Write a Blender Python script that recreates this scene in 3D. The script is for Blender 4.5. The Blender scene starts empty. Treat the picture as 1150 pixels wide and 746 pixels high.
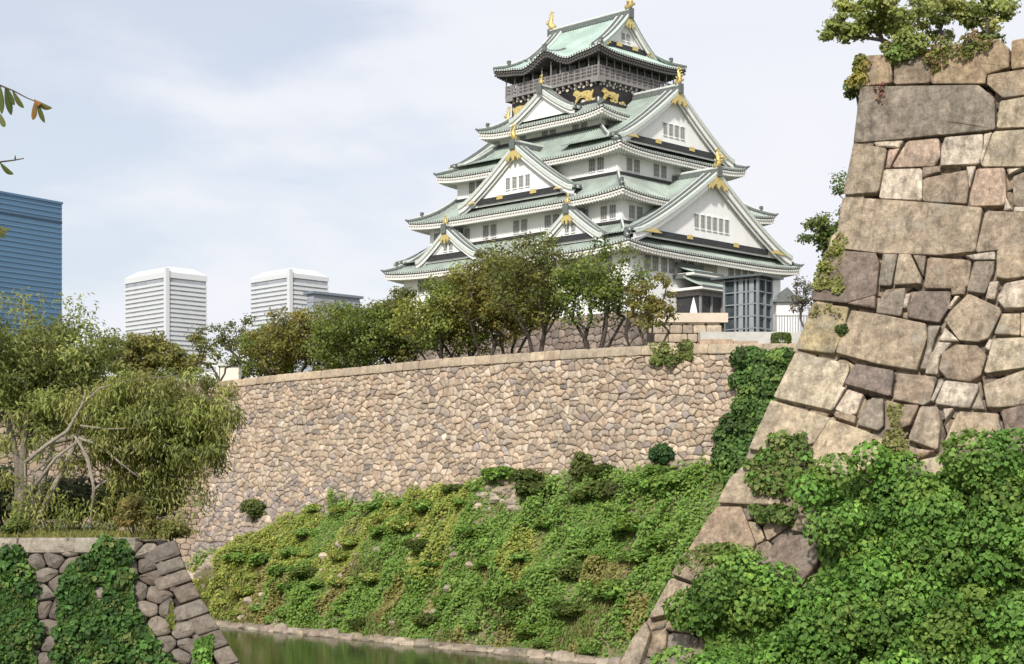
import bpy, math, random
import numpy as np
from mathutils import Vector, Matrix

C = bpy.context.scene
COL = C.collection
R = math.radians
random.seed(7)
rng = np.random.default_rng(11)

# ---------------------------------------------------------------- camera
F, CX, HZ = 1846.0, 575.0, 553.0           # focal length, centre and horizon of the photograph (its pixels)
cam_d = bpy.data.cameras.new('camera'); cam = bpy.data.objects.new('camera', cam_d); COL.objects.link(cam)
cam_d.sensor_width = 36.0; cam_d.lens = 36.0 * F / 1150.0
cam_d.shift_y = (HZ - 373.0) / 1150.0
cam_d.clip_start = 0.2; cam_d.clip_end = 20000
cam.location = (0, 0, 0); cam.rotation_euler = (R(90), 0, 0)
C.camera = cam
# ---------------------------------------------------------------- light
SUN = Vector((-0.24, -0.77, 0.60)).normalized()
sun_el = math.asin(SUN.z); sun_az = math.atan2(SUN.x, SUN.y)
sd = bpy.data.lights.new('sun', 'SUN'); sd.energy = 3.0; sd.angle = R(3.0); sd.color = (1.0, 0.955, 0.88)
so = bpy.data.objects.new('sun', sd); COL.objects.link(so)
so.location = SUN * 300
so.rotation_euler = (-SUN).to_track_quat('-Z', 'Y').to_euler()
C.view_settings.view_transform = 'Standard'; C.view_settings.look = 'None'
C.view_settings.exposure = 0.48; C.view_settings.gamma = 1.0; C.view_settings.use_curve_mapping = False
W = bpy.data.worlds.new('World'); C.world = W; W.use_nodes = True


def world():
    nt = W.node_tree; n = nt.nodes; l = nt.links
    for x in list(n): n.remove(x)
    out = n.new('ShaderNodeOutputWorld'); bg = n.new('ShaderNodeBackground'); bg.inputs['Strength'].default_value = 0.1
    l.new(bg.outputs[0], out.inputs[0])
    sky = n.new('ShaderNodeTexSky'); sky.sky_type = 'NISHITA'; sky.sun_disc = False
    sky.sun_elevation = sun_el; sky.sun_rotation = sun_az; sky.air_density = 1.0; sky.dust_density = 2.0
    tc = n.new('ShaderNodeTexCoord')
    mp = n.new('ShaderNodeMapping'); mp.inputs['Scale'].default_value = (1.0, 1.0, 2.6)
    l.new(tc.outputs['Generated'], mp.inputs[0])
    n1 = n.new('ShaderNodeTexNoise'); n1.inputs['Scale'].default_value = 2.6; n1.inputs['Detail'].default_value = 8
    n1.inputs['Roughness'].default_value = 0.55; n1.inputs['Distortion'].default_value = 0.4
    l.new(mp.outputs[0], n1.inputs['Vector'])
    n2 = n.new('ShaderNodeTexNoise'); n2.inputs['Scale'].default_value = 9.0; n2.inputs['Detail'].default_value = 6
    l.new(mp.outputs[0], n2.inputs['Vector'])
    sx = n.new('ShaderNodeSeparateXYZ'); l.new(tc.outputs['Generated'], sx.inputs[0])

    def mth(op, a, b=None, clamp=False):
        m = n.new('ShaderNodeMath'); m.operation = op; m.use_clamp = clamp
        for i, q in enumerate((a, b)):
            if q is None: continue
            if isinstance(q, (int, float)): m.inputs[i].default_value = q
            else: l.new(q, m.inputs[i])
        return m.outputs[0]
    # cloud cover: thicker towards the right, thin and broken towards the upper left
    cov = mth('ADD', mth('MULTIPLY', sx.outputs['X'], 2.6), 1.15)
    cov = mth('SUBTRACT', cov, mth('MULTIPLY', sx.outputs['Z'], 1.6))
    cov = mth('ADD', cov, mth('MULTIPLY', mth('SUBTRACT', n1.outputs['Fac'], 0.5), 2.6))
    cov = mth('ADD', cov, mth('MULTIPLY', mth('SUBTRACT', n2.outputs['Fac'], 0.5), 1.5))
    rp = n.new('ShaderNodeMapRange'); rp.interpolation_type = 'SMOOTHSTEP'
    rp.inputs['From Min'].default_value = 0.1; rp.inputs['From Max'].default_value = 0.9
    rp.inputs['To Min'].default_value = 0.56; rp.inputs['To Max'].default_value = 0.97
    l.new(cov, rp.inputs['Value'])
    cr = n.new('ShaderNodeValToRGB')
    e = cr.color_ramp.elements
    e[0].position = 0.3; e[0].color = (6.2, 6.35, 6.9, 1)
    e[1].position = 0.62; e[1].color = (6.7, 6.75, 7.05, 1)
    n3 = n.new('ShaderNodeTexNoise'); n3.inputs['Scale'].default_value = 3.4; n3.inputs['Detail'].default_value = 5
    mp2 = n.new('ShaderNodeMapping'); mp2.inputs['Location'].default_value = (3.1, 1.7, 0.4); mp2.inputs['Scale'].default_value = (1, 1, 2.2)
    l.new(tc.outputs['Generated'], mp2.inputs[0]); l.new(mp2.outputs[0], n3.inputs['Vector'])
    l.new(n3.outputs['Fac'], cr.inputs[0])
    mx = n.new('ShaderNodeMix'); mx.data_type = 'RGBA'
    l.new(rp.outputs[0], mx.inputs[0]); l.new(sky.outputs[0], mx.inputs[6]); l.new(cr.outputs[0], mx.inputs[7])
    l.new(mx.outputs[2], bg.inputs['Color'])


world()

# ---------------------------------------------------------------- helpers


def P(px, py, Y):
    return Vector(((px - CX) / F * Y, Y, (HZ - py) / F * Y))


def tag(o, label=None, cat=None, group=None, kind=None):
    if label: o['label'] = label
    if cat: o['category'] = cat
    if group: o['group'] = group
    if kind: o['kind'] = kind
    return o


def empty(name, loc, rz=0.0):
    o = bpy.data.objects.new(name, None); COL.objects.link(o)
    o.location = loc; o.rotation_euler = (0, 0, rz); o.empty_display_size = 0.5
    return o


class MB:
    def __init__(s): s.v = []; s.f = []; s.m = []; s.c = []

    def add(s, vs, fs, m=0, col=(1, 1, 1)):
        b = len(s.v); s.v += [tuple(q) for q in vs]; s.c += [col] * len(vs)
        s.f += [tuple(i + b for i in f) for f in fs]; s.m += [m] * len(fs)

    def box(s, lo, hi, m=0, col=(1, 1, 1)):
        x0, y0, z0 = lo; x1, y1, z1 = hi
        s.add([(x0, y0, z0), (x1, y0, z0), (x1, y1, z0), (x0, y1, z0), (x0, y0, z1), (x1, y0, z1), (x1, y1, z1), (x0, y1, z1)],
              [(0, 3, 2, 1), (4, 5, 6, 7), (0, 1, 5, 4), (1, 2, 6, 5), (2, 3, 7, 6), (3, 0, 4, 7)], m, col)

    def tube(s, pts, rad, n=6, m=0, col=(1, 1, 1), cap=True):
        pts = [Vector(p) for p in pts]; vs = []; fs = []
        if not hasattr(rad, '__len__'): rad = [rad] * len(pts)
        ref = Vector((0.13, 0.21, 0.97))
        for i, p in enumerate(pts):
            t = (pts[min(i + 1, len(pts) - 1)] - pts[max(i - 1, 0)]).normalized()
            a = t.cross(ref)
            if a.length < 1e-3: a = t.cross(Vector((1, 0, 0)))
            a.normalize(); b = t.cross(a)
            for k in range(n):
                q = 2 * math.pi * k / n
                vs.append(p + (a * math.cos(q) + b * math.sin(q)) * rad[i])
        for i in range(len(pts) - 1):
            for k in range(n):
                fs.append((i * n + k, i * n + (k + 1) % n, (i + 1) * n + (k + 1) % n, (i + 1) * n + k))
        if cap:
            fs.append(tuple(range(n))[::-1]); fs.append(tuple((len(pts) - 1) * n + k for k in range(n)))
        s.add(vs, fs, m, col)

    def plate(s, poly, d, m=0, col=(1, 1, 1)):       # polygon (3D points) extruded by vector d
        n = len(poly); d = Vector(d); a = [Vector(p) for p in poly]; b = [p + d for p in a]
        s.add(a + b, [tuple(range(n))[::-1], tuple(range(n, 2 * n))] + [(i, (i + 1) % n, n + (i + 1) % n, n + i) for i in range(n)], m, col)

    def grid(s, rows, m=0, col=(1, 1, 1)):           # rows: list of lists of points
        nr = len(rows); nc = len(rows[0]); vs = [p for r in rows for p in r]; fs = []
        for i in range(nr - 1):
            for j in range(nc - 1):
                q = [i * nc + j, i * nc + j + 1, (i + 1) * nc + j + 1, (i + 1) * nc + j]
                w = []
                for k in q:
                    if not any((Vector(vs[k]) - Vector(vs[h])).length < 1e-5 for h in w): w.append(k)
                if len(w) >= 3: fs.append(tuple(w))
        s.add(vs, fs, m, col)

    def build(s, name, mats, parent=None, loc=(0, 0, 0), smooth=False):
        me = bpy.data.meshes.new(name)
        lx, ly, lz = loc
        me.from_pydata([(a - lx, b - ly, c - lz) for a, b, c in s.v], [], s.f)
        if not isinstance(mats, (list, tuple)): mats = [mats]
        for q in mats: me.materials.append(q)
        me.polygons.foreach_set('material_index', s.m)
        if smooth: me.polygons.foreach_set('use_smooth', [True] * len(s.f))
        ca = me.color_attributes.new('Col', 'FLOAT_COLOR', 'POINT')
        ca.data.foreach_set('color', np.array([(c[0], c[1], c[2], 1.0) for c in s.c], dtype=np.float32).ravel())
        me.update()
        o = bpy.data.objects.new(name, me); COL.objects.link(o)
        o.location = loc
        if parent: o.parent = parent
        return o


# ---- value noise used for shaping geometry
def _h(ix, iy, iz):
    n = (ix * 374761393 + iy * 668265263 + iz * 2147483647 * 3) & 0xffffffff
    n = ((n ^ (n >> 13)) * 1274126177) & 0xffffffff
    return ((n ^ (n >> 16)) & 0xffff) / 65535.0


def vn(x, y, z=0.0):
    ix, iy, iz = math.floor(x), math.floor(y), math.floor(z)
    fx, fy, fz = x - ix, y - iy, z - iz
    fx, fy, fz = (t * t * (3 - 2 * t) for t in (fx, fy, fz))
    r = 0
    for a in (0, 1):
        for b in (0, 1):
            for c in (0, 1):
                r += _h(ix + a, iy + b, iz + c) * (fx if a else 1 - fx) * (fy if b else 1 - fy) * (fz if c else 1 - fz)
    return r * 2 - 1


def interp(x, xs, ys): return float(np.interp(x, xs, ys))


# ---------------------------------------------------------------- materials
def newmat(name):
    m = bpy.data.materials.new(name); m.use_nodes = True
    nt = m.node_tree
    return m, nt.nodes, nt.links, nt.nodes['Principled BSDF']


def plain(name, col, rough=0.7, metal=0.0, var=0.12, scale=1.5, bump=0.0, spec=0.4):
    m, n, l, b = newmat(name)
    b.inputs['Roughness'].default_value = rough; b.inputs['Metallic'].default_value = metal
    b.inputs['Specular IOR Level'].default_value = spec
    tc = n.new('ShaderNodeTexCoord'); ns = n.new('ShaderNodeTexNoise')
    ns.inputs['Scale'].default_value = scale; ns.inputs['Detail'].default_value = 6; ns.inputs['Roughness'].default_value = 0.65
    l.new(tc.outputs['Object'], ns.inputs['Vector'])
    cr = n.new('ShaderNodeValToRGB')
    cr.color_ramp.elements[0].position = 0.3; cr.color_ramp.elements[1].position = 0.7
    cr.color_ramp.elements[0].color = tuple(c * (1 - var) for c in col) + (1,)
    cr.color_ramp.elements[1].color = tuple(min(1, c * (1 + var)) for c in col) + (1,)
    l.new(ns.outputs['Fac'], cr.inputs[0]); l.new(cr.outputs[0], b.inputs['Base Color'])
    if bump:
        bp = n.new('ShaderNodeBump'); bp.inputs['Strength'].default_value = bump; bp.inputs['Distance'].default_value = 0.05
        n2 = n.new('ShaderNodeTexNoise'); n2.inputs['Scale'].default_value = scale * 6; n2.inputs['Detail'].default_value = 5
        l.new(tc.outputs['Object'], n2.inputs['Vector']); l.new(n2.outputs['Fac'], bp.inputs['Height']); l.new(bp.outputs[0], b.inputs['Normal'])
    return m


def stone_mat(name, stain=(0.10, 0.085, 0.07), s_amt=0.55, sc=1.0, bump=0.6, lichen=None, broad=0.0, rough=0.0):
    m, n, l, b = newmat(name)
    b.inputs['Roughness'].default_value = 0.9; b.inputs['Specular IOR Level'].default_value = 0.15
    at = n.new('ShaderNodeAttribute'); at.attribute_name = 'Col'
    tc = n.new('ShaderNodeTexCoord')

    def noise(scale, det=6, rough=0.6, vec=None):
        q = n.new('ShaderNodeTexNoise'); q.inputs['Scale'].default_value = scale; q.inputs['Detail'].default_value = det
        q.inputs['Roughness'].default_value = rough; l.new(vec or tc.outputs['Object'], q.inputs['Vector']); return q.outputs['Fac']

    def ramp(fac, p0, p1, c0=(0, 0, 0, 1), c1=(1, 1, 1, 1)):
        q = n.new('ShaderNodeValToRGB'); q.color_ramp.elements[0].position = p0; q.color_ramp.elements[1].position = p1
        q.color_ramp.elements[0].color = c0; q.color_ramp.elements[1].color = c1; l.new(fac, q.inputs[0]); return q.outputs[0]

    def mix(fac, a, bb, mode='MIX'):
        q = n.new('ShaderNodeMix'); q.data_type = 'RGBA'; q.blend_type = mode
        if isinstance(fac, (int, float)): q.inputs[0].default_value = fac
        else: l.new(fac, q.inputs[0])
        for i, z in ((6, a), (7, bb)):
            if isinstance(z, tuple): q.inputs[i].default_value = z
            else: l.new(z, q.inputs[i])
        return q.outputs[2]
    grain = ramp(noise(9 * sc, 8, 0.75), 0.25, 0.75, (0.72, 0.70, 0.69, 1), (1.22, 1.2, 1.18, 1))
    c = mix(1.0, at.outputs['Color'], grain, 'MULTIPLY')
    blot = ramp(noise(1.9 * sc, 5, 0.6), 0.35, 0.7, (0.78, 0.76, 0.75, 1), (1.13, 1.13, 1.12, 1))
    c = mix(1.0, c, blot, 'MULTIPLY')
    # rain streaks and dirt with a shape of their own
    mp = n.new('ShaderNodeMapping'); mp.inputs['Scale'].default_value = (2.6 * sc, 2.6 * sc, 0.5 * sc); l.new(tc.outputs['Object'], mp.inputs[0])
    st = ramp(noise(1.3, 7, 0.7, mp.outputs[0]), 0.50, 0.74)
    fm = n.new('ShaderNodeMath'); fm.operation = 'MULTIPLY'; l.new(st, fm.inputs[0]); fm.inputs[1].default_value = s_amt
    c = mix(fm.outputs[0], c, stain + (1,))
    sp = ramp(noise(26 * sc, 3, 0.6), 0.62, 0.72)
    f2 = n.new('ShaderNodeMath'); f2.operation = 'MULTIPLY'; l.new(sp, f2.inputs[0]); f2.inputs[1].default_value = 0.35
    c = mix(f2.outputs[0], c, (0.13, 0.11, 0.09, 1))
    if rough:                                   # pitted, mottled face with dark weathering
        mt = ramp(noise(3.3 * sc, 12, 0.82), 0.38, 0.62, (1 - rough, 1 - rough, 1 - rough * 1.02, 1), (1 + rough * .55, 1 + rough * .53, 1 + rough * .48, 1))
        c = mix(1.0, c, mt, 'MULTIPLY')
        wk = ramp(noise(0.55 * sc, 10, 0.75), 0.50, 0.62)
        f5 = n.new('ShaderNodeMath'); f5.operation = 'MULTIPLY'; l.new(wk, f5.inputs[0]); f5.inputs[1].default_value = rough * .75
        c = mix(f5.outputs[0], c, (0.10, 0.088, 0.075, 1))
    if broad:
        bk_ = ramp(noise(0.13, 6, 0.65), 0.50, 0.68)
        f4 = n.new('ShaderNodeMath'); f4.operation = 'MULTIPLY'; l.new(bk_, f4.inputs[0]); f4.inputs[1].default_value = broad
        c = mix(f4.outputs[0], c, (0.12, 0.10, 0.085, 1))
    if lichen:
        lk = ramp(noise(1.1 * sc, 9, 0.72), 0.57, 0.66)
        f3 = n.new('ShaderNodeMath'); f3.operation = 'MULTIPLY'; l.new(lk, f3.inputs[0]); f3.inputs[1].default_value = 0.45
        c = mix(f3.outputs[0], c, lichen + (1,))
    l.new(c, b.inputs['Base Color'])
    bp = n.new('ShaderNodeBump'); bp.inputs['Strength'].default_value = bump; bp.inputs['Distance'].default_value = 0.06 / sc
    nn = n.new('ShaderNodeMath'); nn.operation = 'ADD'; l.new(noise(6 * sc, 12, 0.8 if rough else 0.7), nn.inputs[0]); l.new(noise(1.6 * sc, 4, 0.5), nn.inputs[1])
    l.new(nn.outputs[0], bp.inputs['Height']); l.new(bp.outputs[0], b.inputs['Normal'])
    return m


def leaf_mat(name, trans=0.46, rough=0.55, spec=0.3):
    m, n, l, b = newmat(name)
    at = n.new('ShaderNodeAttribute'); at.attribute_name = 'Col'
    b.inputs['Roughness'].default_value = rough; b.inputs['Specular IOR Level'].default_value = spec
    l.new(at.outputs['Color'], b.inputs['Base Color'])
    tr = n.new('ShaderNodeBsdfTranslucent')
    hs = n.new('ShaderNodeHueSaturation'); hs.inputs['Hue'].default_value = 0.485; hs.inputs['Saturation'].default_value = 1.1; hs.inputs['Value'].default_value = 1.3
    l.new(at.outputs['Color'], hs.inputs['Color']); l.new(hs.outputs[0], tr.inputs[0])
    mx = n.new('ShaderNodeMixShader'); mx.inputs[0].default_value = trans
    l.new(b.outputs[0], mx.inputs[1]); l.new(tr.outputs[0], mx.inputs[2])
    l.new(mx.outputs[0], n['Material Output'].inputs[0])
    return m


def attr_mat(name, rough=0.9):
    m, n, l, b = newmat(name)
    at = n.new('ShaderNodeAttribute'); at.attribute_name = 'Col'
    tc = n.new('ShaderNodeTexCoord'); ns = n.new('ShaderNodeTexNoise'); ns.inputs['Scale'].default_value = 8; ns.inputs['Detail'].default_value = 6
    l.new(tc.outputs['Object'], ns.inputs['Vector'])
    cr = n.new('ShaderNodeValToRGB'); cr.color_ramp.elements[0].color = (.55, .55, .55, 1); cr.color_ramp.elements[1].color = (1.4, 1.4, 1.4, 1)
    l.new(ns.outputs['Fac'], cr.inputs[0])
    mx = n.new('ShaderNodeMix'); mx.data_type = 'RGBA'; mx.blend_type = 'MULTIPLY'; mx.inputs[0].default_value = 1
    l.new(at.outputs['Color'], mx.inputs[6]); l.new(cr.outputs[0], mx.inputs[7]); l.new(mx.outputs[2], b.inputs['Base Color'])
    b.inputs['Roughness'].default_value = rough
    bp = n.new('ShaderNodeBump'); bp.inputs['Strength'].default_value = 0.6; bp.inputs['Distance'].default_value = 0.1
    l.new(ns.outputs['Fac'], bp.inputs['Height']); l.new(bp.outputs[0], b.inputs['Normal'])
    return m


M = {}
M['plaster'] = plain('white plaster', (0.83, 0.83, 0.815), 0.85, var=0.06, scale=0.7)
def _streak(m):
    nt = m.node_tree; tc = [q for q in nt.nodes if q.type == 'TEX_COORD'][0]; ns = [q for q in nt.nodes if q.type == 'TEX_NOISE'][0]
    mp = nt.nodes.new('ShaderNodeMapping'); mp.inputs['Scale'].default_value = (1.2, 1.2, 0.22); nt.links.new(tc.outputs['Object'], mp.inputs[0]); nt.links.new(mp.outputs[0], ns.inputs['Vector'])
_streak(M['plaster'])
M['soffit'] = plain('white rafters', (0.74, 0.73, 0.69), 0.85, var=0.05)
M['dark'] = plain('dark timber', (0.035, 0.035, 0.037), 0.6, var=0.3)
M['black'] = plain('black lacquer', (0.022, 0.018, 0.017), 0.4, var=0.3)
M['gold'] = plain('gilded metal', (0.62, 0.49, 0.19), 0.45, metal=0.3, var=0.25, scale=4)
M['glass_dark'] = plain('dark window', (0.20, 0.20, 0.20), 0.35, var=0.2, scale=3)
M['lattice'] = plain('window lattice', (0.42, 0.42, 0.40), 0.7)
M['ridge'] = plain('ridge tiles', (0.13, 0.145, 0.14), 0.7, var=0.25, scale=3)
M['edge'] = plain('pale eave tiles', (0.54, 0.58, 0.54), 0.7, var=0.15, scale=3)
M['railing'] = plain('weathered rail', (0.24, 0.225, 0.22), 0.6, var=0.3, scale=5)
M['post'] = plain('pale metal post', (0.27, 0.27, 0.27), 0.5)
M['concrete'] = plain('pale concrete', (0.46, 0.45, 0.42), 0.9, var=0.15, scale=1.0, bump=0.2)
M['wall_stone'] = stone_mat('weathered wall stone', s_amt=0.42, sc=0.9, broad=0.2, rough=0.14)
M['big_stone'] = stone_mat('megalith granite', stain=(0.085, 0.075, 0.065), s_amt=0.8, sc=1.6, bump=1.0, lichen=(0.44, 0.41, 0.34), rough=0.5)
M['grey_stone'] = stone_mat('grey pier stone', s_amt=0.55, sc=1.1, rough=0.35)
M['leaf'] = leaf_mat('foliage')
M['ivy'] = leaf_mat('ivy leaves', trans=0.3, rough=0.6, spec=0.22)
M['bark'] = attr_mat('bark')
M['soil'] = attr_mat('soil and rubble')


def copper():
    m, n, l, b = newmat('patinated copper roof')
    tc = n.new('ShaderNodeTexCoord'); ns = n.new('ShaderNodeTexNoise'); ns.inputs['Scale'].default_value = 0.35; ns.inputs['Detail'].default_value = 8
    l.new(tc.outputs['Object'], ns.inputs['Vector'])
    cr = n.new('ShaderNodeValToRGB'); e = cr.color_ramp.elements
    e[0].position = 0.38; e[0].color = (0.27, 0.305, 0.275, 1); e[1].position = 0.66; e[1].color = (0.40, 0.475, 0.42, 1)
    l.new(ns.outputs['Fac'], cr.inputs[0])
    at = n.new('ShaderNodeAttribute'); at.attribute_name = 'Col'
    mx = n.new('ShaderNodeMix'); mx.data_type = 'RGBA'; mx.blend_type = 'MULTIPLY'; mx.inputs[0].default_value = 1
    l.new(cr.outputs[0], mx.inputs[6]); l.new(at.outputs['Color'], mx.inputs[7]); l.new(mx.outputs[2], b.inputs['Base Color'])
    b.inputs['Roughness'].default_value = 0.6
    return m


M['roof'] = copper()
# ---------------------------------------------------------------- stone walls
def clip(poly, a, b, c):
    """keep a*x+b*y<=c"""
    out = []; n = len(poly)
    for i in range(n):
        p, q = poly[i], poly[(i + 1) % n]
        dp = a * p[0] + b * p[1] - c; dq = a * q[0] + b * q[1] - c
        if dp <= 0: out.append(p)
        if (dp < 0 < dq) or (dq < 0 < dp):
            t = dp / (dp - dq); out.append((p[0] + (q[0] - p[0]) * t, p[1] + (q[1] - p[1]) * t))
    return out


def voronoi(s0, s1, z0, z1, w, h, jit=0.36, gap=0.03, rnd=None, course=0.5, keep=None, skip=0.06):
    rnd = rnd or random
    ns = max(2, round((s1 - s0) / w)); nz = max(2, round((z1 - z0) / h)); dw = (s1 - s0) / ns; dh = (z1 - z0) / nz
    seeds = {}
    for j in range(-2, nz + 2):
        for i in range(-2, ns + 2):
            if rnd.random() < skip and 0 < i < ns: continue
            x = s0 + (i + 0.5 + (0.5 if j % 2 else 0) * course * 2 * 0.5 + rnd.uniform(-jit, jit)) * dw
            y = z0 + (j + 0.5 + rnd.uniform(-jit, jit) * 0.85) * dh
            seeds[i, j] = (x, y)
    asp = dw / dh; res = []
    for (i, j), (x, y) in seeds.items():
        if not (-1 <= i <= ns and -1 <= j <= nz): continue
        if keep and not keep(x, y): continue
        poly = [(x - 2 * dw, y - 2 * dh), (x + 2 * dw, y - 2 * dh), (x + 2 * dw, y + 2 * dh), (x - 2 * dw, y + 2 * dh)]
        for a in range(-2, 3):
            for b in range(-2, 3):
                q = seeds.get((i + a, j + b))
                if not q or (a == 0 and b == 0): continue
                dx = (q[0] - x); dy = (q[1] - y) * asp * asp
                L = math.hypot(dx, dy)
                mx_, my_ = (x + q[0]) / 2, (y + q[1]) / 2
                poly = clip(poly, dx / L, dy / L, (dx * mx_ + dy * my_) / L - gap * 0.5)
                if len(poly) < 3: break
            if len(poly) < 3: break
        for (a, b, c) in ((-1, 0, -s0), (1, 0, s1), (0, -1, -z0), (0, 1, z1)):
            if len(poly) >= 3: poly = clip(poly, a, b, c - gap * 0.5)
        if len(poly) >= 3: res.append(poly)
    return res


def area(p): return abs(sum(p[i][0] * p[(i + 1) % len(p)][1] - p[(i + 1) % len(p)][0] * p[i][1] for i in range(len(p)))) / 2


def soften(p, k=0.18):
    out = []; n = len(p)
    for i in range(n):
        a, b = p[i], p[(i + 1) % n]
        L = math.hypot(b[0] - a[0], b[1] - a[1])
        if L < 1e-4: continue
        out += [(a[0] + (b[0] - a[0]) * k, a[1] + (b[1] - a[1]) * k), (b[0] + (a[0] - b[0]) * k, b[1] + (a[1] - b[1]) * k)]
    return out


class Face:
    """a battered wall face: crest line through O along d, outward normal n, batter b(z)"""
    def __init__(s, O, d, n, zs, bs, warp=None):
        s.O = Vector(O); s.d = Vector(d).normalized(); s.n = Vector(n).normalized()
        o = np.argsort(zs); s.zs = np.array(zs, float)[o]; s.bs = np.array(bs, float)[o]; s.warp = warp

    def b(s, z): return interp(z, s.zs, s.bs)

    def pt(s, u, z, off=0.0):
        e = 0.3; k = (s.b(z - e) - s.b(z + e)) / (2 * e); c = 1 / math.hypot(1, k)
        q = s.O + s.d * u + s.n * (s.b(z) + off * c)
        zz = z + off * c * k
        if s.warp: zz += s.warp(u, z)
        return Vector((q.x, q.y, zz))

    def unproj(s, px, py):
        rx = (px - CX) / F; rz = (HZ - py) / F; Y = s.O.y
        for _ in range(40):
            Y = (s.O.dot(s.n) + s.b(rz * Y)) / (rx * s.n.x + s.n.y)
        z = rz * Y; q = Vector((rx * Y, Y)) - s.O
        return q.dot(s.d), z


def stone(mb, face, poly, col, bulge=0.05, depth=0.35, bev=0.05, off=0.0, m=0, rnd=random, tilt=0.03, k=0.16):
    if area(poly) < 0.004: return
    p = soften(poly, k)
    n = len(p)
    if n < 4: return
    cx = sum(a for a, b in p) / n; cy = sum(b for a, b in p) / n
    r = math.sqrt(area(poly)); tx, ty = rnd.uniform(-tilt, tilt), rnd.uniform(-tilt, tilt) - 0.01
    bev = min(bev, r * 0.16)
    rad = [math.hypot(a - cx, b - cy) + 1e-6 for a, b in p]
    vs = []

    def ring(shrink, o, jit):
        for (a, b), q in zip(p, rad):
            f = max(0.2, 1 - shrink / q)
            x = cx + (a - cx) * f; y = cy + (b - cy) * f
            vs.append(face.pt(x, y, off + o + (tx * (x - cx) + ty * (y - cy)) * (1 if o > -0.2 else 0) + (rnd.uniform(-jit, jit))))
    ring(0, -depth, 0); ring(0, -bev * 0.9, 0.008); ring(bev * 0.9, 0, 0.01); ring(r * 0.28, bulge * 0.8, bulge * (0.35 if r < 1.2 else 0.1))
    vs.append(face.pt(cx, cy, off + bulge))
    fs = []
    for q in range(3):
        for i in range(n):
            fs.append((q * n + i, q * n + (i + 1) % n, (q + 1) * n + (i + 1) % n, (q + 1) * n + i))
    for i in range(n): fs.append((3 * n + i, 3 * n + (i + 1) % n, 4 * n))
    mb.add(vs, fs, m, col)


def backing(mb, face, s0, s1, z0, z1, off, col, ds=2.0, dz=0.8, s0f=None):
    nz = max(2, int((z1 - z0) / dz)); ns = max(2, int((s1 - s0) / ds)); rows = []
    for j in range(nz + 1):
        z = z0 + (z1 - z0) * j / nz
        a = s0f(z) if s0f else s0
        rows.append([face.pt(a + (s1 - a) * i / ns, z, off) for i in range(ns + 1)])
    mb.grid(rows, 0, col)


def pick(pal, rnd=random, v=0.13):
    c = rnd.choice(pal); k = 1 + rnd.uniform(-v, v); w = rnd.uniform(-0.03, 0.03)
    return (c[0] * k * (1 + w), c[1] * k, c[2] * k * (1 - w))


# ---------------------------------------------------------------- leaves
def leaf_mesh(name, pos, nrm, size, cols, mat, parent=None, loc=(0, 0, 0), elong=1.0, down=0.3, wid=0.42, seed=1, simple=False):
    g = np.random.default_rng(seed)
    pos = np.asarray(pos, np.float64); nrm = np.asarray(nrm, np.float64); N = len(pos)
    nrm = nrm / (np.linalg.norm(nrm, axis=1, keepdims=True) + 1e-9)
    t = g.normal(size=(N, 3)); t[:, 2] -= down * 2
    t -= nrm * (t * nrm).sum(1, keepdims=True); t /= (np.linalg.norm(t, axis=1, keepdims=True) + 1e-9)
    b = np.cross(nrm, t)
    L = (np.asarray(size) * elong)[:, None]; Wd = (np.asarray(size) * wid)[:, None]
    fold = nrm * Wd * 0.45
    base = pos - t * L * 0.5; tip = pos + t * L * 0.5 - nrm * L * 0.12
    if simple:
        V = np.stack([base, pos + b * Wd + fold, tip, pos - b * Wd + fold], 1)
        k = 4; faces = np.array([[0, 1, 2, 3]])
    else:
        m1 = pos - t * L * 0.22; m2 = pos + t * L * 0.18
        V = np.stack([base, m1 + b * Wd * 0.9 + fold, m2 + b * Wd * 0.8 + fold * 0.8, tip, m2 - b * Wd * 0.8 + fold * 0.8, m1 - b * Wd * 0.9 + fold], 1)
        k = 6; faces = np.array([[0, 1, 2, 3], [0, 3, 4, 5]])
    V = V.reshape(-1, 3) - np.array(loc)
    nf = len(faces)
    idx = (np.arange(N)[:, None, None] * k + faces[None]).reshape(-1)
    me = bpy.data.meshes.new(name)
    me.vertices.add(len(V)); me.vertices.foreach_set('co', V.astype(np.float32).ravel())
    me.loops.add(len(idx)); me.loops.foreach_set('vertex_index', idx.astype(np.int32))
    me.polygons.add(N * nf)
    me.polygons.foreach_set('loop_start', (np.arange(N * nf) * 4).astype(np.int32))
    me.polygons.foreach_set('loop_total', np.full(N * nf, 4, np.int32))
    me.materials.append(mat)
    me.update(calc_edges=True); me.validate()
    ca = me.color_attributes.new('Col', 'FLOAT_COLOR', 'POINT')
    cc = np.ones((N, k, 4), np.float32); cc[:, :, :3] = np.asarray(cols)[:, None, :]
    ca.data.foreach_set('color', cc.ravel())
    o = bpy.data.objects.new(name, me); COL.objects.link(o); o.location = loc
    if parent: o.parent = parent
    return o


LEAFK = 1.7


def leafcols(g, N, pal, var=0.25):
    pal = np.array(pal) * LEAFK; c = pal[g.integers(0, len(pal), N)] * (1 + g.normal(0, var, (N, 1))).clip(0.4, 1.7)
    return c


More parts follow.
